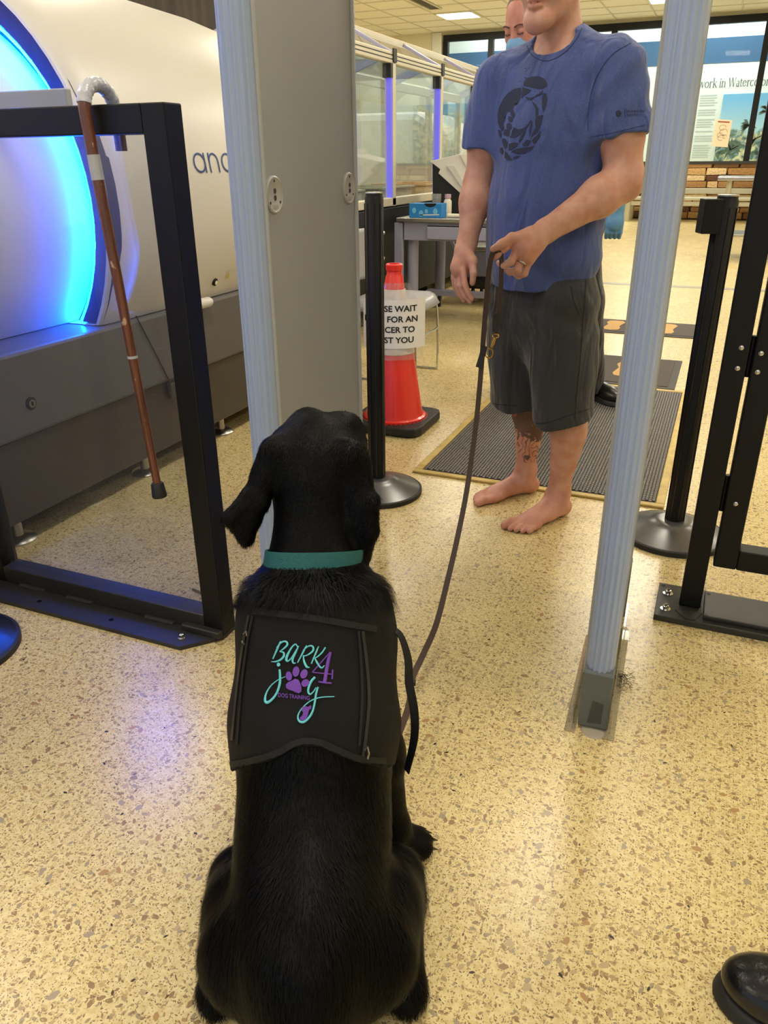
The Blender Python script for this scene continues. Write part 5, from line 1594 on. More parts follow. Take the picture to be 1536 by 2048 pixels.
for kk in (kI, kM, kR_, kP, palmR): rud += .2*np.clip(1-np.linalg.norm(Vv-kk, axis=1)/.06, 0, 1)
set_attr(body_o, 'ruddy', np.clip(rud, 0, .8))
eyes_and_brows(man, HP, Fh, Lh)
# toenails
MT['nail'] = mat('nail', S(214, 172, 152), .25)
# hair cap
HB = Body(); HB.el(HP(-.024, 0, .045), (.103, .083, .090), .02, np.array([Fh, Lh, [0, 0, 1]]))
lo, hi = HB.bounds(.015)
g = Grid(lo, hi, .004).add(HB)
g.clip(HP(.02, 0, .02), Fh*.62-V3(0, 0, .78))
Vh, Qh = g.mesh()
fast_obj('hair', smooth_mesh(Vh, Qh, 2), Qh, MT['hair_dark'], man)

# ---- T-shirt
def cloth_mat(name, c0, c1, rough=.85, heather=True):
    m = mat(name, c0, rough, var=.10, scale=9, bump=.25, bscale=900)
    nt, N, L, B = nodes_of(m)
    tcw = N.new('ShaderNodeTexCoord'); mpw = N.new('ShaderNodeMapping'); mpw.inputs['Scale'].default_value = (15, 15, 4.5); mpw.inputs['Rotation'].default_value = (.25, .35, 0)
    nw = N.new('ShaderNodeTexNoise'); nw.inputs['Scale'].default_value = 1; nw.inputs['Detail'].default_value = 2.5; nw.inputs['Distortion'].default_value = .6
    L.new(tcw.outputs['Object'], mpw.inputs[0]); L.new(mpw.outputs[0], nw.inputs['Vector'])
    bw = N.new('ShaderNodeBump'); bw.inputs['Strength'].default_value = .9; bw.inputs['Distance'].default_value = .03
    fine = B.inputs['Normal'].links[0].from_socket
    L.new(nw.outputs['Fac'], bw.inputs['Height']); L.new(fine, bw.inputs['Normal']); L.new(bw.outputs[0], B.inputs['Normal'])
    B.inputs['Sheen Weight'].default_value = .25; B.inputs['Sheen Roughness'].default_value = .5
    if heather:
        tc = N.new('ShaderNodeTexCoord'); mp = N.new('ShaderNodeMapping'); mp.inputs['Scale'].default_value = (260, 260, 900)
        nz = N.new('ShaderNodeTexNoise'); nz.inputs['Scale'].default_value = 1; nz.inputs['Detail'].default_value = 3
        L.new(tc.outputs['Object'], mp.inputs[0]); L.new(mp.outputs[0], nz.inputs['Vector'])
        src = B.inputs['Base Color'].links[0].from_socket
        mx_ = N.new('ShaderNodeMix'); mx_.data_type = 'RGBA'; mx_.inputs[7].default_value = c1
        rp = N.new('ShaderNodeMapRange'); rp.inputs[1].default_value = .42; rp.inputs[2].default_value = .75; rp.inputs[4].default_value = .6
        L.new(nz.outputs['Fac'], rp.inputs[0]); L.new(rp.outputs[0], mx_.inputs[0]); L.new(src, mx_.inputs[6]); L.new(mx_.outputs[2], B.inputs['Base Color'])
    return m
MT['tshirt'] = cloth_mat('heather_blue_cotton', S(60, 78, 136), S(96, 112, 166))
MT['shorts'] = cloth_mat('charcoal_twill', S(44, 45, 47), S(62, 62, 65))
BS = Body()
BS.chain([tors(.0, 0, 1.31), tors(.005, 0, 1.20), tors(.02, 0, 1.02), tors(.02, 0, .90), tors(.012, 0, .74)], [.164, .180, .187, .184, .190], .05, n=Ft, s=.735)
BS.rc(tors(-.015, -.155, 1.385), tors(-.015, .155, 1.385), .068, .068, .05)
BS.rc(tors(-.015, 0, 1.46), tors(-.01, -.15, 1.40), .062, .055, .05); BS.rc(tors(-.015, 0, 1.46), tors(-.01, .15, 1.40), .062, .055, .05)
seR, seL = shR+(elR-shR)*1.0, shL+(elL-shL)*1.0
SL = Body()
SL.chain([shR, seR], [.074, .074], .045); SL.chain([shL, seL], [.078, .083], .045)
lo, hi = BS.bounds(.03); l2, h2 = SL.bounds(.03)
g = Grid(np.minimum(lo, l2), np.maximum(hi, h2), .0042)
gs = Grid(np.minimum(lo, l2), np.maximum(hi, h2), .0042).add(SL)
for sh, el, tt in ((shR, elR, .64), (shL, elL, .60)):
    ax = (el-sh)/np.linalg.norm(el-sh)
    pl = sh+(el-sh)*tt
    X, Y, Z = gs.xyz()
    d1 = (X-pl[0])*ax[0]+(Y-pl[1])*ax[1]+(Z-pl[2])*ax[2]
    near = ((X-pl[0])**2+(Y-pl[1])**2+(Z-pl[2])**2) < .22**2
    gs.f = np.where(near, np.maximum(gs.f, d1.astype(np.float32)), gs.f)
g.add(BS)
# hem plane through three points
hp3 = np.array([at(965, 575, 2.6), at(1060, 594, 2.45), at(1213, 545, 2.6)])
nn_ = np.cross(hp3[1]-hp3[0], hp3[2]-hp3[0]); nn_ *= -np.sign(nn_[2])
# merge sleeves
kk = np.float32(.06)
hh = np.maximum(kk-np.abs(g.f-gs.f), 0)/kk
g.f = np.minimum(g.f, gs.f)-hh*hh*kk*np.float32(.25)
# folds: soft drapery that runs down and across the belly
X, Y, Z = g.xyz()
b_ = (X-T0[0])*Lt[0]+(Y-T0[1])*Lt[1]; a_ = (X-T0[0])*Ft[0]+(Y-T0[1])*Ft[1]
wob = np.sin(9*b_+3*Z)*1.2
fold = 0.010*np.abs(np.sin(24*b_+5*Z+wob))**4*np.clip((Z-1.0)/.2, 0, 1)*np.clip((1.40-Z)/.1, 0, 1)
fold = fold+0.008*np.sin(38*Z+26*b_+2.2*np.sin(14*b_))*np.clip((1.0-Z)/.12, 0, 1)*np.clip((b_+.12)/.2, 0, 1)
fold = fold+0.005*np.abs(np.sin(32*Z-24*b_+2*np.sin(9*a_)))**2.5*np.clip((b_-.10)/.08, 0, 1)*np.clip((Z-1.15)/.1, 0, 1)
fold = fold+0.005*np.sin(24*b_+1.0)*np.clip((.95-Z)/.1, 0, 1)
g.f = g.f-(fold-.003).astype(np.float32)*1.0
dh = ((X-hp3[0][0])*nn_[0]+(Y-hp3[0][1])*nn_[1]+(Z-hp3[0][2])*nn_[2])/np.linalg.norm(nn_)
g.f = np.maximum(g.f, np.where(Z < .95, dh, -.1).astype(np.float32))
for sh, el, tt in ((shR, elR, .64), (shL, elL, .60)):
    ax = (el-sh)/np.linalg.norm(el-sh); pl = sh+(el-sh)*tt
    d1 = (X-pl[0])*ax[0]+(Y-pl[1])*ax[1]+(Z-pl[2])*ax[2]
    far = np.sqrt((X-pl[0])**2+(Y-pl[1])**2+(Z-pl[2])**2)-.105
    g.f = np.maximum(g.f, np.minimum(d1, -far).astype(np.float32)) if False else g.f
# neck opening
NB = Body(); NB.rc(tors(-.01, 0, 1.42), HP(-.03, 0, -.02), .069, .066, .01); NB.el(tors(.075, 0, 1.475), (.07, .075, .045), .02, np.array([Ft, Lt, [0, 0, 1]]))
gn = Grid(g.lo, g.lo+(g.n-1)*g.h-1e-6, g.h); gn.f = np.full(g.n, .12, np.float32); gn.ax = g.ax; gn.n = g.n; gn.add(NB)
g.f = np.maximum(g.f, -gn.f)
g.shell(.0085)
Vs, Qs = g.mesh(); Vs = smooth_mesh(Vs, Qs, 2, .5)
shirt = fast_obj('t_shirt', Vs, Qs, MT['tshirt'], man)
shirt_bvh = BVHTree.FromPolygons([tuple(v) for v in Vs], [tuple(int(i) for i in q) for q in Qs])

def on_surface(bvh, off):
    def fn(x, y):
        d = ray(x, y)
        h = bvh.ray_cast(Vector(CAM), Vector(d))
        if h[0] is None: return None
        n = h[1] if h[1].dot(Vector(d)) < 0 else -h[1]
        return np.array(h[0]+n*off)
    return fn
def decal(name, flat, material, parent, fn, maxe=None):
    """map a flat print from picture coordinates on to a surface, dropping faces that miss it"""
    bm = bmesh.new()
    vs = [bm.verts.new((p[0], p[1], 0)) for p in flat.v]
    for f in flat.f:
        try: bm.faces.new([vs[i] for i in f])
        except ValueError: pass
    if maxe:
        bmesh.ops.triangulate(bm, faces=bm.faces)
        for _ in range(4):
            le = [e for e in bm.edges if e.calc_length() > maxe]
            if not le: break
            bmesh.ops.subdivide_edges(bm, edges=le, cuts=1)
            bmesh.ops.triangulate(bm, faces=bm.faces)
    bm.verts.ensure_lookup_table()
    pos = [fn(v.co.x, v.co.y) for v in bm.verts]
    ok = [i for i, p in enumerate(pos) if p is not None]; mp = {i: k for k, i in enumerate(ok)}
    bm.verts.index_update()
    fs = [[v.index for v in f.verts] for f in bm.faces]
    fs = [[mp[i] for i in f] for f in fs if all(i in mp for i in f)]
    bm.free()
    if not fs: return None
    return mesh_obj(name, [pos[i] for i in ok], fs, material, parent, True)

# collar rib and printed emblem
rn = []
MT['print_navy'] = mat('navy_shirt_print', S(40, 46, 74), .8, var=.12, scale=60)
zf = lambda x, y: (960+x/4.267, y/4.267)
SHAPES = [
    [(375, 700), (400, 668), (450, 655), (500, 650), (545, 670), (572, 705), (572, 735), (540, 755), (500, 760), (460, 752), (410, 740), (372, 730)],
    [(365, 745), (440, 768), (415, 795), (385, 812), (352, 842), (355, 800)],
    [(350, 748), (352, 790), (340, 850), (320, 890), (300, 850), (292, 900), (278, 935), (262, 925), (258, 960), (240, 890), (235, 950), (222, 985), (205, 960), (215, 1020), (200, 1060), (210, 1090), (190, 1120), (170, 1090), (155, 1050), (150, 980), (165, 910), (195, 850), (240, 795), (290, 760)],
    [(262, 925), (290, 945), (300, 985), (288, 1010), (265, 985)], [(245, 990), (275, 1000), (285, 1035), (262, 1045), (240, 1020)],
    [(228, 1060), (250, 1048), (272, 1062), (272, 1100), (248, 1112), (228, 1095)],
    [(208, 1105), (235, 1102), (258, 1120), (250, 1160), (222, 1160), (200, 1150)],
    [(290, 1085), (330, 1105), (370, 1095), (410, 1060), (438, 1015), (425, 1060), (395, 1100), (345, 1150), (290, 1180), (255, 1175), (300, 1150), (315, 1125)],
    [(385, 825), (430, 835), (462, 825), (500, 800), (540, 770), (535, 800), (500, 818), (470, 830), (440, 855), (410, 855)],
    [(540, 795), (568, 800), (575, 850), (560, 920), (540, 960), (530, 900), (530, 840)],
    [(440, 862), (475, 890), (500, 930), (495, 985), (475, 985), (475, 930), (455, 890)],
    [(480, 990), (510, 1050), (540, 985), (525, 1060), (490, 1130), (450, 1160), (432, 1190), (445, 1140), (475, 1090), (470, 1040)],
    [(440, 1020), (450, 1060), (440, 1120), (425, 1170), (420, 1110), (432, 1060)],
    [(155, 1105), (180, 1115), (188, 1150), (178, 1180), (162, 1150)],
    [(190, 1185), (215, 1180), (240, 1215), (235, 1260), (215, 1270), (195, 1230)],
    [(250, 1225), (300, 1215), (330, 1225), (310, 1255), (275, 1275), (245, 1285)],
    [(330, 1200), (350, 1160), (380, 1120), (395, 1095), (385, 1145), (360, 1190), (335, 1222)],
    [(360, 1235), (400, 1195), (440, 1200), (415, 1245), (370, 1245)],
    [(445, 1195), (490, 1150), (520, 1110), (510, 1170), (470, 1225), (455, 1225)],
    [(265, 1295), (310, 1270), (360, 1262), (420, 1255), (465, 1240), (440, 1280), (380, 1312), (320, 1315)],
    [(170, 1265), (195, 1260), (205, 1300), (190, 1318), (172, 1295)],
    [(215, 1290), (240, 1310), (280, 1365), (240, 1370), (210, 1345)],
    [(285, 1340), (320, 1330), (350, 1330), (320, 1350), (285, 1360)],
]
surf = on_surface(shirt_bvh, .0011)
for sh in SHAPES:
    decal('shirt_print', Flat().poly([zf(*p) for p in sh]), MT['print_navy'], shirt, surf, 6)
F = Flat()
F.poly([(1237+6*math.cos(R(a)), 227+6.5*math.sin(R(a))) for a in range(0, 360, 30)])
decal('sleeve_emblem', F, MT['print_navy'], shirt, surf, 4)
F = Flat().stroke([(1249.5, 218), (1249.5, 235)], .9); decal('sleeve_rule', F, MT['print_navy'], shirt, surf, 4)
for i, (w, sx) in enumerate((('Monterey Bay', 0), ('Aquarium', 0))):
    v, f = text2d(w, 8.6)
    F = Flat(); F.add([(1252.5+p[0]*.75, 225.5+i*7.0-p[1]*.95-p[0]*.03) for p in v], f)
    decal('sleeve_lettering', F, MT['print_navy'], shirt, surf)
MT['shirt_seam'] = mat('shirt_seam', S(40, 50, 92), .9)
decal('collar_seam', Flat().stroke(catmull([(1054, 92), (1062, 108), (1078, 119), (1100, 121), (1130, 105), (1152, 80), (1164, 56)], 10), 1.3), MT['shirt_seam'], shirt, surf)
decal('sleeve_seam', Flat().stroke(catmull([(1262, 86), (1222, 112), (1192, 158), (1178, 212), (1176, 262)], 10), 1.3), MT['shirt_seam'], shirt, surf)
decal('sleeve_hem', Flat().stroke(catmull([(1182, 274), (1215, 268), (1250, 260), (1290, 250)], 10), 1.0), MT['shirt_seam'], shirt, surf)
# collar rib: tube around the neck opening found on the shirt's upper edge
ang = np.linspace(0, 2*math.pi, 60)
P = []
cN = tors(.012, 0, 1.43)
for a in ang:
    d = Ft*math.cos(a)+Lt*math.sin(a)
    best = None
    m = ((Vs-cN)@np.cross(d, V3(0, 0, 1)))
    sel = (np.abs(m) < .006) & (((Vs-cN)@d) > 0.02) & (((Vs-cN)@d) < .14) & (Vs[:, 2] > 1.36)
    q = Vs[sel]
    if len(q):
        r_ = (q-cN)@d
        i = np.argmin(r_+.0*q[:, 2]); j = np.argmax(q[r_ < r_.min()+.012][:, 2]); P.append(q[r_ < r_.min()+.012][j])
P = np.array(P)
if len(P) > 20:
    n_ = len(P)-1
    Pm = P[:-1] if np.linalg.norm(P[0]-P[-1]) < .02 else P
    for _ in range(6): Pm = (np.roll(Pm, 1, 0)+2*Pm+np.roll(Pm, -1, 0))/4
    Pm = np.vstack([Pm, Pm[:1]])
    outw = Pm-V3(cN[0], cN[1], 0)*V3(1, 1, 0); 
    rad = Pm-cN; rad[:, 2] = 0; rad /= np.linalg.norm(rad, axis=1)[:, None]
    MB().strap(Pm+rad*.006-V3(0, 0, .004), rad*.75-V3(0, 0, .65), .020, .0035).build('collar_rib', MT['tshirt'], shirt, True)

# ---- shorts
BH = Body()
BH.rc(V3(-.530, 2.59, .90), V3(-.525, 2.58, .70), .172, .166, .04, n=Fp, s=.78)
hemR, hemL = V3(-.580, 2.612, .33), V3(-.402, 2.480, .33)
BH.chain([V3(-.603, 2.605, .74), hemR], [.112, .108], .035); BH.chain([V3(-.445, 2.53, .74), hemL], [.112, .104], .035)
lo, hi = BH.bounds(.03); g = Grid(lo, hi, .0045).add(BH)
g.clip((0, 0, .93), (0, 0, 1))
hs = np.array([at(962, 814, 2.66), at(1045, 826, 2.6), at(1045, 857, 2.45), at(1178, 832, 2.5)])
X, Y, Z = g.xyz()
# hem of each leg cut by its own slightly tilted plane
mid = ((X-(-.49))*Lp[0]+(Y-2.55)*Lp[1])
cutR = .372-.0*X; cutL = .385-.12*((X+.40)*Fp[0]+(Y-2.49)*Fp[1])*-1
g.f = np.maximum(g.f, np.where(mid < 0, .368-Z, .378-Z+.16*((X+.40)*Fp[0]+(Y-2.49)*Fp[1])*-1).astype(np.float32))
b_ = mid; a_ = (X+.49)*Fp[0]+(Y-2.55)*Fp[1]
fold = .006*np.sin(34*b_+7*Z+1.5*np.sin(12*Z))*np.clip((.72-Z)/.2, 0, 1)+.006*np.sin(50*Z+30*b_)*np.clip((Z-.62)/.06, 0, 1)*np.clip((.78-Z)/.06, 0, 1)
g.f = g.f+fold.astype(np.float32)
g.shell(.009)
Vp, Qp = g.mesh(); Vp = smooth_mesh(Vp, Qp, 2, .5)
sho = fast_obj('shorts', Vp, Qp, MT['shorts'], man)
sb = BVHTree.FromPolygons([tuple(v) for v in Vp], [tuple(int(i) for i in q) for q in Qp])
ss = on_surface(sb, .0012)
MT['seam'] = mat('dark_seam', S(34, 34, 35), .9)
decal('seam', Flat().stroke(catmull([(1172, 560), (1166, 640), (1160, 720), (1152, 800), (1150, 838)], 12), 1.6), MT['seam'], sho, ss)
decal('pocket_seam', Flat().stroke(catmull([(1142, 572), (1147, 600), (1158, 630)], 10), 1.8), MT['seam'], sho, ss)
decal('hem_seam', Flat().stroke(catmull([(1046, 846), (1090, 846), (1140, 830), (1178, 818)], 12), 1.3), MT['seam'], sho, ss)
decal('hem_seam', Flat().stroke(catmull([(964, 803), (1000, 809), (1040, 812)], 12), 1.2), MT['seam'], sho, ss)
# wedding ring on the left hand
rgc = at(1042, 526, 2.281); rd_ = at(1034, 540, 2.275)-kR_; rd_ /= np.linalg.norm(rd_)
_, u_, w_ = basis(rd_)
MB().tube([rgc+(u_*math.cos(a)+w_*math.sin(a))*.0128 for a in np.linspace(0, 2*math.pi, 25)], .0024, 8, caps=False).build('ring', MT['steel'], man, True)

# ------------------------------------------------------------------ officer behind
of = thing('person', 'masked officer in dark uniform and blue gloves standing behind the barefoot person', 'person', (-0.75, 3.95, 0))
MT['uniform_top'] = cloth_mat('navy_uniform', S(30, 34, 48), S(40, 44, 58), heather=False)
MT['uniform_leg'] = cloth_mat('black_trousers', S(20, 20, 22), S(30, 30, 32), heather=False)
MT['glove'] = mat('blue_nitrile', S(92, 146, 190), .45, var=.08, scale=30, bump=.6, bscale=40)
MT['mask_blue'] = mat('blue_mask', S(122, 168, 218), .8, var=.06)
MT['leather'] = mat('black_leather', S(16, 16, 17), .28, var=.2, bump=.2, bscale=120)
Fo, Lo = frame2(-112)
Fo2 = V3(*(Fo*math.cos(R(24))-V3(0, 0, math.sin(R(24)))))
oc = at(1052, 48, 3.86)
UPo = np.cross(Fo2, Lo)
OP = lambda a, b, c: oc+Fo2*a+Lo*b+UPo*c
Bo = Body()
ob = V3(-.79, 3.99, 0)
head_prims(Bo, OP, Fo2, Lo, ob+V3(0, 0, 1.46), nr=.062)
gl_hand = at(1232, 415, 3.74)
lo, hi = Bo.bounds(.02)
g = Grid(lo, hi, .004).add(Bo); Vo, Qo = g.mesh()
ho = fast_obj('body', smooth_mesh(Vo, Qo, 1, .4), Qo, MT['skin2'], of)
set_attr(ho, 'ruddy', np.full(len(Vo), .15)); set_attr(ho, 'tattoo', np.zeros(len(Vo)))
eyes_and_brows(of, OP, Fo2, Lo, True)
HB = Body(); HB.el(OP(-.028, 0, .040), (.104, .085, .092), .02, np.array([Fo2, Lo, UPo]))
lo, hi = HB.bounds(.015); g = Grid(lo, hi, .004).add(HB)
g.clip(OP(-.002, 0, .03), Fo2*.80-UPo*.60); Vh, Qh = g.mesh()
fast_obj('hair', smooth_mesh(Vh, Qh, 2), Qh, MT['hair_grey'], of)
MK = Body(); MK.el(OP(.055, 0, -.068), (.068, .066, .062), .02, np.array([Fo2, Lo, UPo])); MK.rc(OP(.09, 0, -.02), OP(.115, 0, -.045), .014, .02, .03)
lo, hi = MK.bounds(.015); g = Grid(lo, hi, .004).add(MK)
g.clip(OP(.02, 0, 0), -Fo2); g.clip(OP(0.115, 0, -.018), UPo*.9-Fo2*.1)
Vk, Qk = g.mesh(); mk = fast_obj('face_mask', smooth_mesh(Vk, Qk, 2), Qk, MT['mask_blue'], of)
for s in (-1, 1):
    MB().tube(catmull([OP(.03, s*.066, -.035), OP(.0, s*.083, -.02), OP(-.02, s*.088, -.005)], 5), .0015, 5).build('ear_loop', MT['fixture'], mk, True)
# uniform shirt
BT = Body()
BT.chain([ob+V3(0, 0, 1.34), ob+V3(.01, 0, 1.15), ob+V3(.02, .0, .90)], [.165, .165, .165], .05, n=Fo, s=.72)
BT.rc(ob-Lo*.16+V3(0, 0, 1.41), ob+Lo*.16+V3(0, 0, 1.41), .068, .068, .05)
oshL = ob+Lo*.19+V3(0, 0, 1.39); oelL = V3(-.50, 3.86, 1.13)
BT.chain([oshL, oelL, oelL*.35+gl_hand*.65], [.068, .052, .042], .03)
oshR = ob-Lo*.19+V3(0, 0, 1.39); BT.chain([oshR, oshR+V3(-.03, .02, -.30), oshR+V3(.02, -.10, -.50)], [.066, .052, .038], .03)
lo, hi = BT.bounds(.02); g = Grid(lo, hi, .007).add(BT); Vt, Qt = g.mesh()
fast_obj('uniform_shirt', smooth_mesh(Vt, Qt, 2), Qt, MT['uniform_top'], of)
# trousers
BL = Body()
hL, hR = ob+Lo*.10+V3(.03, 0, .90), ob-Lo*.10+V3(0, 0, .90)
fLo, fRo = V3(-.515, 4.06, .0105), V3(-.93, 4.12, .0105)
BL.rc(hL, hR, .145, .145, .05, n=Fo, s=.8)
BL.chain([hL, V3(-.60, 3.95, .52), V3(-.545, 4.03, .09)], [.105, .095, .085], .04)
BL.chain([hR, V3(-.90, 4.03, .50), fRo+V3(0, 0, .09)], [.105, .095, .075], .04)
lo, hi = BL.bounds(.02); lo[2] = .045; g = Grid(lo, hi, .007).add(BL)
g.clip((0, 0, .05), (0, 0, -1))
X, Y, Z = g.xyz(); g.f = g.f+(.003*np.sin(40*Z+20*X)*np.clip((.5-Z)/.3, 0, 1)).astype(np.float32)
Vt, Qt = g.mesh(); fast_obj('trousers', smooth_mesh(Vt, Qt, 2), Qt, MT['uniform_leg'], of)
def shoe(pos, f, parent, name='shoe', s=1.0, high=0):
    l = V3(-f[1], f[0], 0); AX = np.array([f, l, [0, 0, 1]])
    P = lambda a, b, c: np.array(pos)+(f*a+l*b)*s+V3(0, 0, c*s)
    B = Body()
    B.el(P(-.06, 0, .055), (.065*s, .043*s, .055*s), .02, AX)
    B.rc(P(-.05, 0, .075), P(.12, 0, .045), .042*s, .040*s, .03)
    B.el(P(.130, 0, .040), (.082*s, .052*s, .042*s), .02, AX)
    if high: B.rc(P(-.05, 0, .07), P(-.055, 0, .07+high), .046*s, .052*s, .02)
    lo, hi = B.bounds(.015); g = Grid(lo, hi, .004).add(B); g.clip(P(0, 0, .022), (0, 0, -1))
    V, Q = g.mesh(); o = fast_obj(name, smooth_mesh(V, Q, 2), Q, MT['leather'], parent)
    SB = Body(); SB.rc(P(-.065, 0, .0), P(.02, 0, .0), .044*s, .043*s, .02); SB.rc(P(.02, 0, 0), P(.135, 0, 0), .043*s, .052*s, .02); SB.el(P(.145, 0, 0), (.074*s, .056*s, .05*s), .02, AX)
    lo, hi = SB.bounds(.01); lo[2] = -.004; g = Grid(lo, hi, .004).add(SB); g.clip(P(0, 0, .026), (0, 0, 1)); g.clip(P(0, 0, 0.0), (0, 0, -1))
    V, Q = g.mesh(); so_ = fast_obj('sole', smooth_mesh(V, Q, 1), Q, MT['rubber'], o)
    WB = MB()
    for i in range(4):
        a = .03+i*.025
        o2 = MB().tube(catmull([P(a, -.030, .074-.06*a), P(a+.006, 0, .092-.12*a), P(a, .030, .074-.06*a)], 5), .0028*s, 6).build('lace', MT['rubber'], o, True)
    return o
shoe(fLo, V3(math.cos(R(-38)), math.sin(R(-38)), 0), of)
shoe(fRo, V3(math.cos(R(-110)), math.sin(R(-110)), 0), of)
# gloved hands
def glove(pos, d, dn, parent):
    B = Body(); d = d/np.linalg.norm(d); sdv = np.cross(d, dn); sdv /= np.linalg.norm(sdv)
    w = np.array(pos)
    B.rc(w-d*.07, w-d*.01, .036, .034, .01); B.rc(w-d*.01, w+d*.06, .034, .040, .02, n=dn, s=.6)
    for i, q in enumerate((-.028, -.009, .010, .028)):
        p0 = w+d*.07+sdv*q; p1 = p0+d*.032-dn*.012; p2 = p1+d*.018-dn*.024
        B.chain([p0, p1, p2], [.0115, .0105, .009], .004)
    B.chain([w+d*.01+sdv*.03, w+d*.04+sdv*.055-dn*.01, w+d*.07+sdv*.05-dn*.025], [.016, .012, .010], .006)
    lo, hi = B.bounds(.015); g = Grid(lo, hi, .0036).add(B); V, Q = g.mesh()
    return fast_obj('glove', smooth_mesh(V, Q, 1), Q, MT['glove'], parent)
glove(gl_hand, V3(.05, -.25, -1), V3(.2, -.97, .2), of)
glove(oshR+V3(.03, -.13, -.55), V3(.1, -.25, -1), V3(-.4, -.9, .2), of)

# ------------------------------------------------------------------ boot at the lower right corner
bo = thing('boot', 'shiny black leather boot on the floor at the lower right picture corner', 'boot', (0.30, 0.88, 0))
bf = V3(math.cos(R(176)), math.sin(R(176)), 0)
MT['leather'] = mat('polished_black_leather', S(18, 18, 19), .22, var=.25, scale=40, bump=.25, bscale=200)
shoe((0.385, 0.885, 0), bf, bo, 'upper', 1.04, .16)
BT = Body(); BT.chain([V3(.435, .881, .17), V3(.45, .87, .45), V3(.47, .85, .80)], [.068, .078, .088], .02)
lo, hi = BT.bounds(.02); g = Grid(lo, hi, .006).add(BT); g.clip((0, 0, .15), (0, 0, -1)); g.clip((0, 0, .80), (0, 0, 1)); g.shell(.014)
Vt, Qt = g.mesh(); fast_obj('trouser_leg', smooth_mesh(Vt, Qt, 2), Qt, MT['uniform_leg'], bo)
# ------------------------------------------------------------------ the dog
UH = V3(-math.sin(_y), math.cos(_y), 0); LH = V3(math.cos(_y), math.sin(_y), 0)
def D(u, l, z): return UH*u+LH*(l-.112)+V3(0, 0, z)
dog = thing('dog', 'large black dog sitting with its back to the viewer, wearing a black vest', 'dog', tuple(D(.85, 0, 0)))
DX = np.array([UH, LH, [0, 0, 1]])
MT['dog'] = mat('black_coat', S(3, 3, 4), .45, var=.3, scale=60, bump=.6, bscale=260, spec=.08)
MT['fur'] = mat('black_fur', S(4, 4, 5), .46, var=.3, scale=20, spec=.13)
TB = Body()        # trunk only (also carries the vest)
TB.el(D(.745, 0, .15), (.150, .108, .150), .03, DX)
TB.chain([D(.755, 0, .17), D(.875, 0, .235), D(.965, 0, .345), D(1.055, 0, .50)], [.108, .106, .117, .112], .05)
TB.el(D(1.10, 0, .40), (.085, .095, .14), .05, DX)
for s in (-1, 1): TB.el(D(1.045, s*.055, .44), (.075, .058, .11), .04, DX)
Bd = Body(); Bd.p = list(TB.p)
# neck and head; the head is turned to the right
hy = R(-22); hf = UH*math.cos(hy)-LH*math.sin(hy); hl = UH*math.sin(hy)+LH*math.cos(hy)
HX = np.array([hf, hl, [0, 0, 1]])
hc = D(1.185, .0, .715)
def H(a, b, c): return hc+hf*a+hl*b+V3(0, 0, c)
Bd.chain([D(1.065, 0, .49), D(1.10, 0, .585), D(1.145, .0, .675)], [.092, .062, .068], .03)
Bd.el(H(0, 0, 0), (.085, .078, .074), .03, HX)
for s in (-1, 1):
    Bd.el(H(.045, s*.036, .034), (.034, .030, .034), .025, HX)
    Bd.el(H(.0, s*.055, -.02), (.05, .032, .05), .03, HX)
Bd.chain([H(.06, 0, -.005), H(.118, 0, -.015)], [.050, .040], .03, n=V3(0, 0, 1), s=.9)
Bd.el(H(.155, 0, -.002), (.014, .018, .014), .012, HX)
# ears: thin flaps
def ear(root0, root1, mid, tipp, r=.011):
    pass
def ear_flap(pts, r=.0095):
    pts = [np.array(p) for p in pts]; c = sum(pts)/len(pts)
    for i, p in enumerate(pts):
        q = pts[(i+1) % len(pts)]
        Bd.rc(p, q, r, r, .012); Bd.rc(c, p, r, r, .012); Bd.rc(c, (p+q)/2, r, r, .012); Bd.rc((c+p)/2, (c+q)/2, r, r, .012)
    Bd.rc(pts[0], pts[1], r*2.2, r*1.6, .03)
ear_flap([D(1.135, -.058, .745), D(1.13, -.074, .712), D(1.085, -.128, .655), D(1.085, -.106, .618), D(1.10, -.080, .672)])
ear_flap([D(1.125, .058, .742), D(1.13, .072, .722), D(1.095, .094, .676), D(1.085, .092, .628), D(1.085, .078, .586), D(1.095, .062, .640)])
# front legs
for s, pw, pd in ((1, D(1.012, .130, 0), LH*.86+UH*.5), (-1, D(1.06, -.10, 0), UH)):
    pd = pd/np.linalg.norm(pd); sdv = np.cross(V3(0, 0, 1), pd)
    Bd.chain([D(1.06, s*.070, .34), D(1.03, s*.098, .23), pw+V3(0, 0, .075)-pd*.01, pw+V3(0, 0, .03)], [.056, .042, .029, .030], .03)
    PX = np.array([pd, sdv, [0, 0, 1]])
    Bd.el(pw+pd*.022+V3(0, 0, .024), (.042, .036, .025), .015, PX)
    for q, a in ((-.027, .040), (-.010, .052), (.010, .052), (.027, .040)):
        Bd.el(pw+pd*a+sdv*q+V3(0, 0, .018), (.020, .0115, .017), .006, PX)
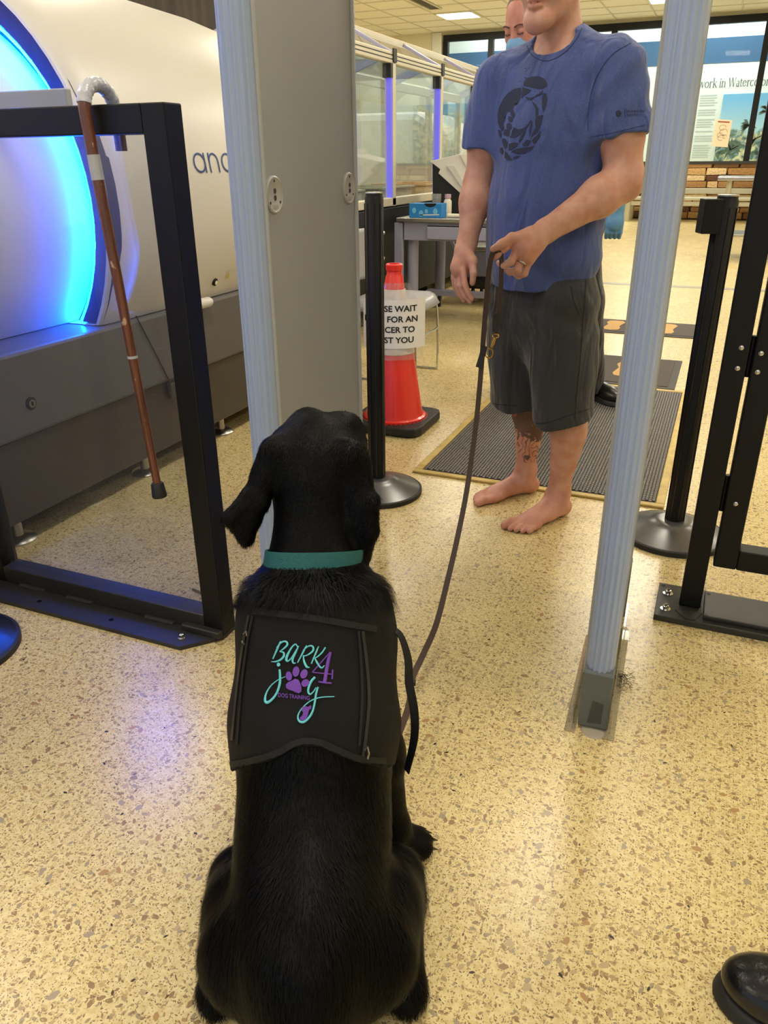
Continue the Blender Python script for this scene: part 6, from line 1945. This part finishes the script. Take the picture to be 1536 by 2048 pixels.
# hind legs: thigh, knee forward, hock back, foot flat
for s in (-1, 1):
    kn = D(.868, s*.120, .122); hk = D(.735, s*.138, .045)
    Bd.chain([D(.735, s*.070, .145), D(.80, s*.092, .140), kn], [.088, .070, .046], .018)
    Bd.chain([kn, hk], [.042, .030], .03)
    Bd.chain([hk, D(.75, s*.140, .024), D(.90, s*.145, .022)], [.026, .023, .023], .02)
    Bd.el(D(.915, s*.145, .022), (.045, .034, .022), .015, DX)
Bd.chain([D(.62, 0, .07), D(.52, -.05, .035), D(.42, -.16, .028), D(.36, -.28, .024)], [.045, .034, .026, .016], .03)
lo, hi = Bd.bounds(.02); lo[2] = -.004
g = Grid(lo, hi, .0042).add(Bd)
X, Y, Z = g.xyz()
Vd, Qd = g.mesh(); Vd = smooth_mesh(Vd, Qd, 2, .5)
dog_o = fast_obj('body', Vd, Qd, MT['dog'], dog)
# nose, eyes, claws
MB().lathe([(0, -.008), (.012, -.005), (.0155, .002), (.011, .010), (0, .013)], H(.163, 0, .004), 14, hf).build('nose', MT['black_gloss'], dog, True)
for s in (-1, 1):
    MB().lathe([(0, -.010), (.008, -.006), (.010, 0), (.008, .006), (0, .010)], H(.078, s*.040, .018), 12, hf).build('eye', MT['black_gloss'], dog, True)
pw = D(1.012, .130, 0); pd = (LH*.86+UH*.5)/np.linalg.norm(LH*.86+UH*.5); sdv = np.cross(V3(0, 0, 1), pd)
for q, a in ((-.027, .058), (-.010, .070), (.010, .070), (.027, .058)):
    MB().cyl(pw+pd*a+sdv*q+V3(0, 0, .016), pw+pd*(a+.013)+sdv*q+V3(0, 0, .006), .0038, .001, 8).build('claw', MT['black_gloss'], dog, True)

# vest: offset of the trunk between two cuts across the spine
sp = (D(1.055, 0, .50)-D(.965, 0, .345)); sp /= np.linalg.norm(sp)
TV = Body(); TV.p = list(TB.p)
lo, hi = TV.bounds(.03); g = Grid(lo, hi, .0042).add(TV, .007)
X, Y, Z = g.xyz()
p0 = D(.87, 0, .405)
uu = (X*UH[0]+Y*UH[1]); ll = (X*LH[0]+Y*LH[1])+.112
tt = (uu-.955)*(sp@UH)+(Z-.335)*sp[2]
low = .045+.35*ll*ll*0-1.6*np.maximum(np.abs(ll)-.05, 0)**1.5*0
top_ = .228
# lower edge sags towards the flanks
bot = .006-.50*np.maximum(np.abs(ll)-.02, 0)
g.f = np.maximum(g.f, np.maximum(bot-tt, tt-top_).astype(np.float32))
fold = .0015*np.sin(60*ll+20*Z)+.0012*np.sin(45*tt+30*ll)
g.f = g.f+fold.astype(np.float32)
g.shell(.009)
Vv_, Qv_ = g.mesh(); Vv_ = smooth_mesh(Vv_, Qv_, 2, .5)
MT['vest'] = mat('black_vest_canvas', S(9, 9, 11), .7, var=.18, scale=24, bump=.5, bscale=1100, spec=.25)
MT['vest_trim'] = mat('black_vest_binding', S(21, 22, 24), .6, var=.12, scale=60, bump=.4, bscale=900, spec=.3)
vest = fast_obj('vest', Vv_, Qv_, MT['vest'], dog); vest['label'] = 'black canvas service vest with embroidered logo'
vb = BVHTree.FromPolygons([tuple(v) for v in Vv_], [tuple(int(i) for i in q) for q in Qv_])
vs1, vs2 = on_surface(vb, .0015), on_surface(vb, .0028)

MT['teal'] = mat('teal_thread', S(104, 204, 216), .45, var=.10, scale=300, bump=.6, bscale=900)
MT['purple'] = mat('purple_thread', S(112, 62, 172), .5, var=.16, scale=300, bump=.7, bscale=900)
MT['collar_teal'] = mat('teal_webbing', S(18, 90, 92), .6, var=.12, scale=120, bump=.7, bscale=500)
ez = lambda p: (500+p[0]/4.8, 1250+p[1]/4.8)       # coordinates read off a 4.8x enlargement of the print
def stitch(name, material, strokes):
    for pts, w in strokes:
        c = catmull([ez(p) for p in pts], 8) if len(pts) > 2 else np.array([ez(p) for p in pts])
        if len(pts) == 2: c = np.linspace(c[0], c[1], 6)
        P = np.array(c); T_ = np.gradient(P, axis=0); T_ /= np.linalg.norm(T_, axis=1)[:, None]+1e-9
        N_ = np.stack([-T_[:, 1], T_[:, 0]], 1)
        ww = np.interp(np.linspace(0, 1, len(P)), np.linspace(0, 1, len(w)), w)/4.8/2
        V = []; F_ = []
        ok = True
        for k in range(len(P)):
            row = [vs1(*(P[k]+N_[k]*ww[k]*q)) if abs(q) == 1 else vs2(*(P[k]+N_[k]*ww[k]*q)) for q in (-1, -.45, .45, 1)]
            if any(r is None for r in row): ok = False; break
            V += row
        if not ok: continue
        for k in range(len(P)-1):
            for q in range(3): F_.append((k*4+q, k*4+q+1, k*4+5+q, k*4+4+q))
        mesh_obj(name, V, F_, material, vest, True)
stitch('letter_stroke', MT['teal'], [
    ([(300, 155), (268, 225), (225, 325)], [14, 20, 12]),                                   # B stem
    ([(262, 215), (310, 165), (350, 160), (362, 190), (330, 225), (290, 255)], [10, 16, 18, 20, 16, 8]),
    ([(290, 255), (325, 265), (328, 300), (295, 335), (250, 352), (212, 352)], [8, 18, 22, 20, 14, 8]),
    ([(462, 215), (440, 185), (405, 215), (365, 285), (352, 335), (372, 345), (405, 310), (450, 235)], [10, 14, 16, 22, 24, 14, 12, 10]),   # a
    ([(470, 200), (440, 265), (412, 330), (420, 365), (445, 365)], [12, 20, 22, 16, 8]),
    ([(545, 195), (515, 255), (460, 362)], [10, 18, 12]),                                   # R
    ([(510, 245), (560, 205), (600, 205), (605, 245), (560, 285), (515, 300)], [8, 14, 18, 20, 14, 8]),
    ([(515, 290), (520, 345), (545, 400), (575, 408)], [10, 20, 24, 8]),
    ([(658, 205), (635, 260), (590, 372)], [10, 18, 12]),                                   # K
    ([(722, 215), (690, 265), (640, 310), (610, 318)], [14, 16, 12, 8]),
    ([(618, 312), (640, 355), (668, 400), (690, 412), (712, 390)], [10, 20, 18, 16, 8]),
    ([(288, 425), (292, 480), (290, 560), (262, 650), (215, 715), (170, 745), (150, 725), (160, 660), (205, 585), (270, 530), (345, 495)], [20, 22, 24, 20, 22, 28, 24, 16, 12, 10, 8]),   # j
    ([(625, 500), (590, 540), (565, 600), (562, 645), (580, 665), (610, 640), (635, 600)], [22, 24, 22, 20, 16, 12, 10]),     # y
    ([(652, 595), (635, 660), (625, 730), (605, 820), (570, 885), (520, 928), (480, 925), (462, 890), (475, 840), (520, 780), (590, 725), (680, 695), (805, 688)], [18, 20, 20, 20, 22, 26, 24, 18, 14, 12, 12, 12, 10]),
])
F = Flat().poly([ez((282+17*math.cos(R(a)), 380+19*math.sin(R(a)))) for a in range(0, 360, 20)]); decal('letter_dot', F, MT['teal'], vest, vs2, 4)
PAW = [[(345+35, 490, 30, 45, -8)], [(447, 447, 32, 50, 8)], [(522, 470, 33, 46, 22)], [(535, 557, 40, 34, -35)]]
for ((cx_, cy_, rx, ry, an),) in PAW:
    ca_, sa_ = math.cos(R(an)), math.sin(R(an))
    F = Flat().poly([ez((cx_+rx*math.cos(R(a))*ca_-ry*math.sin(R(a))*sa_, cy_+rx*math.cos(R(a))*sa_+ry*math.sin(R(a))*ca_)) for a in range(0, 360, 20)])
    decal('paw_toe', F, MT['purple'], vest, vs2, 4)
decal('paw_pad', Flat().poly([ez(p) for p in [(440, 515), (470, 525), (488, 560), (500, 600), (498, 640), (475, 655), (440, 645), (410, 630), (375, 620), (352, 600), (352, 570), (372, 550), (405, 535)]]), MT['purple'], vest, vs2, 4)
decal('dog_silhouette', Flat().poly([ez(p) for p in [(590, 768), (592, 800), (570, 815), (562, 850), (550, 895), (520, 915), (490, 915), (482, 890), (505, 868), (515, 840), (498, 815), (505, 788), (530, 775), (560, 785)]]), MT['purple'], vest, vs2, 4)
stitch('numeral_stroke', MT['purple'], [([(770, 260), (752, 330), (735, 420), (715, 550)], [24, 32, 34, 34]), ([(765, 262), (690, 350), (600, 455)], [10, 12, 14]),
       ([(600, 455), (690, 465), (790, 475)], [12, 12, 12]), ([(790, 430), (785, 520)], [16, 16]), ([(655, 545), (720, 555), (780, 560)], [16, 18, 16])])
v, f = text2d('DOG TRAINING', 56, bold=.6)
wt = max(p[0] for p in v)
F = Flat(); F.add([ez((275+p[0]/wt*300, 690-p[1]*1.0+p[0]/wt*30)) for p in v], f)
decal('small_lettering', F, MT['purple'], vest, vs2)

# bindings, zips and pulls
def seam(name, pts, w, material, off=vs2):
    F = Flat().stroke(catmull(pts, 10), w); return decal(name, F, material, vest, off)
seam('lower_binding', [(463, 1529), (505, 1520), (549, 1507), (583, 1489), (610, 1481), (640, 1484), (664, 1494), (718, 1516), (770, 1521)], 12, MT['vest_trim'])
seam('upper_binding', [(508, 1222), (560, 1228), (620, 1235), (690, 1247), (752, 1258)], 13, MT['vest_trim'])
MT['zip'] = mat('zip_teeth', S(16, 16, 18), .35, var=.5, scale=500, bump=1, bscale=700)
seam('zip', [(724, 1262), (731, 1320), (736, 1400), (730, 1470), (724, 1512)], 6, MT['zip'])
seam('zip_flap', [(716, 1262), (720, 1320), (722, 1400), (717, 1490)], 5, MT['vest_trim'])
seam('zip', [(500, 1230), (488, 1290), (476, 1380), (466, 1480)], 4.5, MT['zip'])
seam('zip_flap', [(507, 1232), (496, 1290), (485, 1380), (476, 1490)], 4.5, MT['vest_trim'])
for px_, py_ in ((727, 1506), (741, 1550), (491, 1275)):
    p = vs2(px_, py_)
    if p is not None:
        q = [p+V3(0, 0, .006), p+V3(0, 0, .012)+LH*.004, p+LH*.006, p-V3(0, 0, .010)+LH*.004, p-V3(0, 0, .012), p-V3(0, 0, .006)-LH*.003]
        MB().tube(q, .0016, 6).build('zip_pull', MT['steel'], vest, True)
# loose strap hanging on the right
sdn = catmull([D(1.03, .118, .485), D(1.02, .136, .478), D(1.01, .148, .44), D(1.0, .150, .40), D(.99, .158, .35), D(.985, .158, .30), D(.98, .146, .235)], 8)
tw = np.linspace(0, 2.6, len(sdn))
side = np.array([UH*math.cos(a)+LH*math.sin(a) for a in tw])
MB().strap(sdn, side, .014, .0016).build('loose_strap', MT['vest_trim'], vest, True)

# collar: webbing band around the neck with a tag
na, nb = D(1.055, 0, .48), D(1.095, 0, .585)
cc = D(1.088, 0, .581); nd = (D(1.13, 0, .66)-D(1.06, 0, .50)); nd /= np.linalg.norm(nd)
nd = nd+LH*.16; nd /= np.linalg.norm(nd)
_, u_, w_ = basis(nd)
ring = [cc+(LH*math.cos(a)+np.cross(nd, LH)/np.linalg.norm(np.cross(nd, LH))*math.sin(a))*.0785 for a in np.linspace(0, 2*math.pi, 49)]
col_o = MB().strap(ring, nd, .027, .004).build('collar', MT['collar_teal'], dog, True)
col_o['label'] = 'teal webbing collar'
bc = at(700, 1152, 1.02)
for i in range(5):
    MB().lathe([(0, -.004), (.004, -.002), (.004, .002), (0, .004)], at(699+2.5*(i % 3), 1146+4*i, 1.035), 8).build('tag_bead', MT['chrome'], col_o, True)

# ---- fur: tapered strands combed along the body
rgn = np.random.default_rng(4)
tri = np.concatenate([Qd[:, [0, 1, 2]], Qd[:, [0, 2, 3]]])
A, B_, C_ = Vd[tri[:, 0]], Vd[tri[:, 1]], Vd[tri[:, 2]]
nr = np.cross(B_-A, C_-A); ar = np.linalg.norm(nr, axis=1)/2; nr /= (2*ar[:, None]+1e-12)
NS = 130000
idx = rgn.choice(len(tri), NS, p=ar/ar.sum())
r1 = np.sqrt(rgn.random(NS)); r2 = rgn.random(NS)
Pp = A[idx]*(1-r1)[:, None]+B_[idx]*(r1*(1-r2))[:, None]+C_[idx]*(r1*r2)[:, None]; Nn = nr[idx]
u_ = Pp@UH; l_ = Pp@LH+.112; z_ = Pp[:, 2]
t_ = (u_-.955)*(sp@UH)+(z_-.335)*sp[2]
# comb direction: head to tail
cdir = np.tile(-sp*.9-V3(0, 0, .25), (NS, 1))
onhead = (z_ > .63)
cdir[onhead] = -hf*.8-V3(0, 0, .6)
leg = (z_ < .22) & (u_ > .97); cdir[leg] = V3(0, 0, -1)
hip = (z_ < .24) & (u_ <= .97); cdir[hip] = -UH*.75-V3(0, 0, .7)
fan = LH[None, :]*np.sign(l_)[:, None]*np.clip(np.abs(l_)/.15, 0, 1)[:, None]
cdir = cdir+.22*fan+rgn.normal(0, .16, (NS, 3))
ruff = (t_ > .200) & (t_ < .268) & (z_ < .62) & (z_ > .42)
ruff2 = ruff & (t_ < .258)
cdir[ruff2] += fan[ruff2]*.9+rgn.normal(0, .25, (ruff2.sum(), 3))
tang = cdir-Nn*(np.sum(cdir*Nn, 1))[:, None]; tang /= np.linalg.norm(tang, axis=1)[:, None]+1e-9
ln = np.full(NS, .021); ln[onhead] = .011; ln[(t_ > .27)] = .011; ln[leg] = .010; ln[ruff2] = .034
ln *= rgn.uniform(.6, 1.3, NS)
lift = np.full(NS, .16); lift[ruff] = .30; lift[ruff2] = .45
clump = .5+.5*np.sin(140*l_+60*t_+3*np.sin(50*t_)); lift *= .85+.3*clump
invest = (t_ > .012-.50*np.maximum(np.abs(l_)-.02, 0)) & (t_ < .214) & (z_ < .60) & (u_ > .80) & (z_ > .20)
keep = ~invest & (z_ > .012)
Pp, Nn, tang, ln, lift = Pp[keep], Nn[keep], tang[keep], ln[keep], lift[keep]
n = len(Pp); wd = .00042*rgn.uniform(.7, 1.5, n)
sv_ = np.cross(tang, Nn)
base = Pp-Nn*.001
m1 = base+tang*(ln*.5)[:, None]+Nn*(ln*lift*.75)[:, None]
tp_ = base+tang*ln[:, None]+Nn*(ln*lift*.85)[:, None]-V3(0, 0, 1)*(ln*.08)[:, None]
Vf = np.stack([base-sv_*wd[:, None], base+sv_*wd[:, None], m1+sv_*(wd*.8)[:, None], m1-sv_*(wd*.8)[:, None], tp_], 1)
Vf[:, :, 2] = np.maximum(Vf[:, :, 2], .001)
b0 = np.arange(n)*5
Qf = np.concatenate([np.stack([b0, b0+1, b0+2], 1), np.stack([b0, b0+2, b0+3], 1), np.stack([b0+3, b0+2, b0+4], 1)])
fur = fast_obj('fur', Vf.reshape(-1, 3), Qf, MT['fur'], dog); fur['kind'] = 'stuff'

# ------------------------------------------------------------------ leash
le = thing('leash', 'long brown leather leash from the hand of the barefoot person to the dog', 'leash', (-.58, 2.0, .05))
MT['leash'] = mat('brown_leather', S(64, 44, 34), .45, var=.2, scale=60)
MT['leash_dark'] = mat('dark_leather', S(40, 32, 28), .5, var=.2, scale=60)
main = catmull([at(1003, 512, 2.262), at(994, 502, 2.255), at(985, 507, 2.255), at(978, 540, 2.258), at(973, 600, 2.26), at(968, 660, 2.255), at(963, 730, 2.235), at(954, 830, 2.16), at(944, 910, 2.08), at(932, 990, 1.99), at(915, 1075, 1.88), at(893, 1170, 1.75), at(872, 1250, 1.635), at(845, 1312, 1.53), at(824, 1358, 1.445), at(820, 1400, 1.375), at(808, 1440, 1.315), at(785, 1478, 1.26), D(1.2, .05, .10), D(1.19, .0, .25), D(1.165, -.0, .42)], 6)
main[:, 2] = np.maximum(main[:, 2], .012)
MB().strap(main, RT, .0145, .0035).build('strap', MT['leash'], le, True)
tail = catmull([at(1001, 508, 2.264), at(1003, 520, 2.266), at(1002, 560, 2.268), at(999, 610, 2.27), at(995, 650, 2.268), at(993, 668, 2.262)], 8)
MB().strap(tail, RT, .013, .0035).build('tail_strap', MT['leash'], le, True)
for (a, b, c) in (((992, 628, 2.264), (990, 648, 2.262), (990, 664, 2.258)), ((969, 692, 2.243), (964, 712, 2.238), (957, 735, 2.228))):
    MB().strap(catmull([at(*a), at(*b), at(*c)], 5), RT, .017, .007).build('stitched_fold', MT['leash_dark'], le, True)
# brass snap hook
k0, k1 = at(991, 672, 2.255), at(978, 706, 2.245)
dk_ = (k1-k0)/np.linalg.norm(k1-k0)
MB().tube([k0+(RT*math.cos(a)*.009-DN*math.sin(a)*.006) for a in np.linspace(0, 2*math.pi, 17)], .0022, 7, caps=False).build('swivel_ring', MT['brass'], le, True)
MB().tube([k0+dk_*.006, k0+dk_*.02, k0+dk_*.035], [.0045, .006, .0045], 10).build('snap_body', MT['brass'], le, True)
MB().tube([k1+(RT*math.cos(a)*.0095+DN*math.sin(a)*.014) for a in np.linspace(-2.0, 3.9, 22)], .0028, 8).build('snap_hook', MT['brass'], le, True)
kp = main[np.argmin(np.linalg.norm(main-at(822, 1364, 1.435), axis=1))]
kt = main[np.argmin(np.linalg.norm(main-at(822, 1364, 1.435), axis=1))+1]-kp; kt /= np.linalg.norm(kt)
MB().strap([kp-kt*.006, kp, kp+kt*.006], RT, .021, .009).build('keeper_loop', MT['leash_dark'], le, True)
MB().lathe([(.0035, 0), (.003, .002), (0, .0025)], kp-FW*.0045, 10, -FW).build('rivet', MT['brass'], le, True)
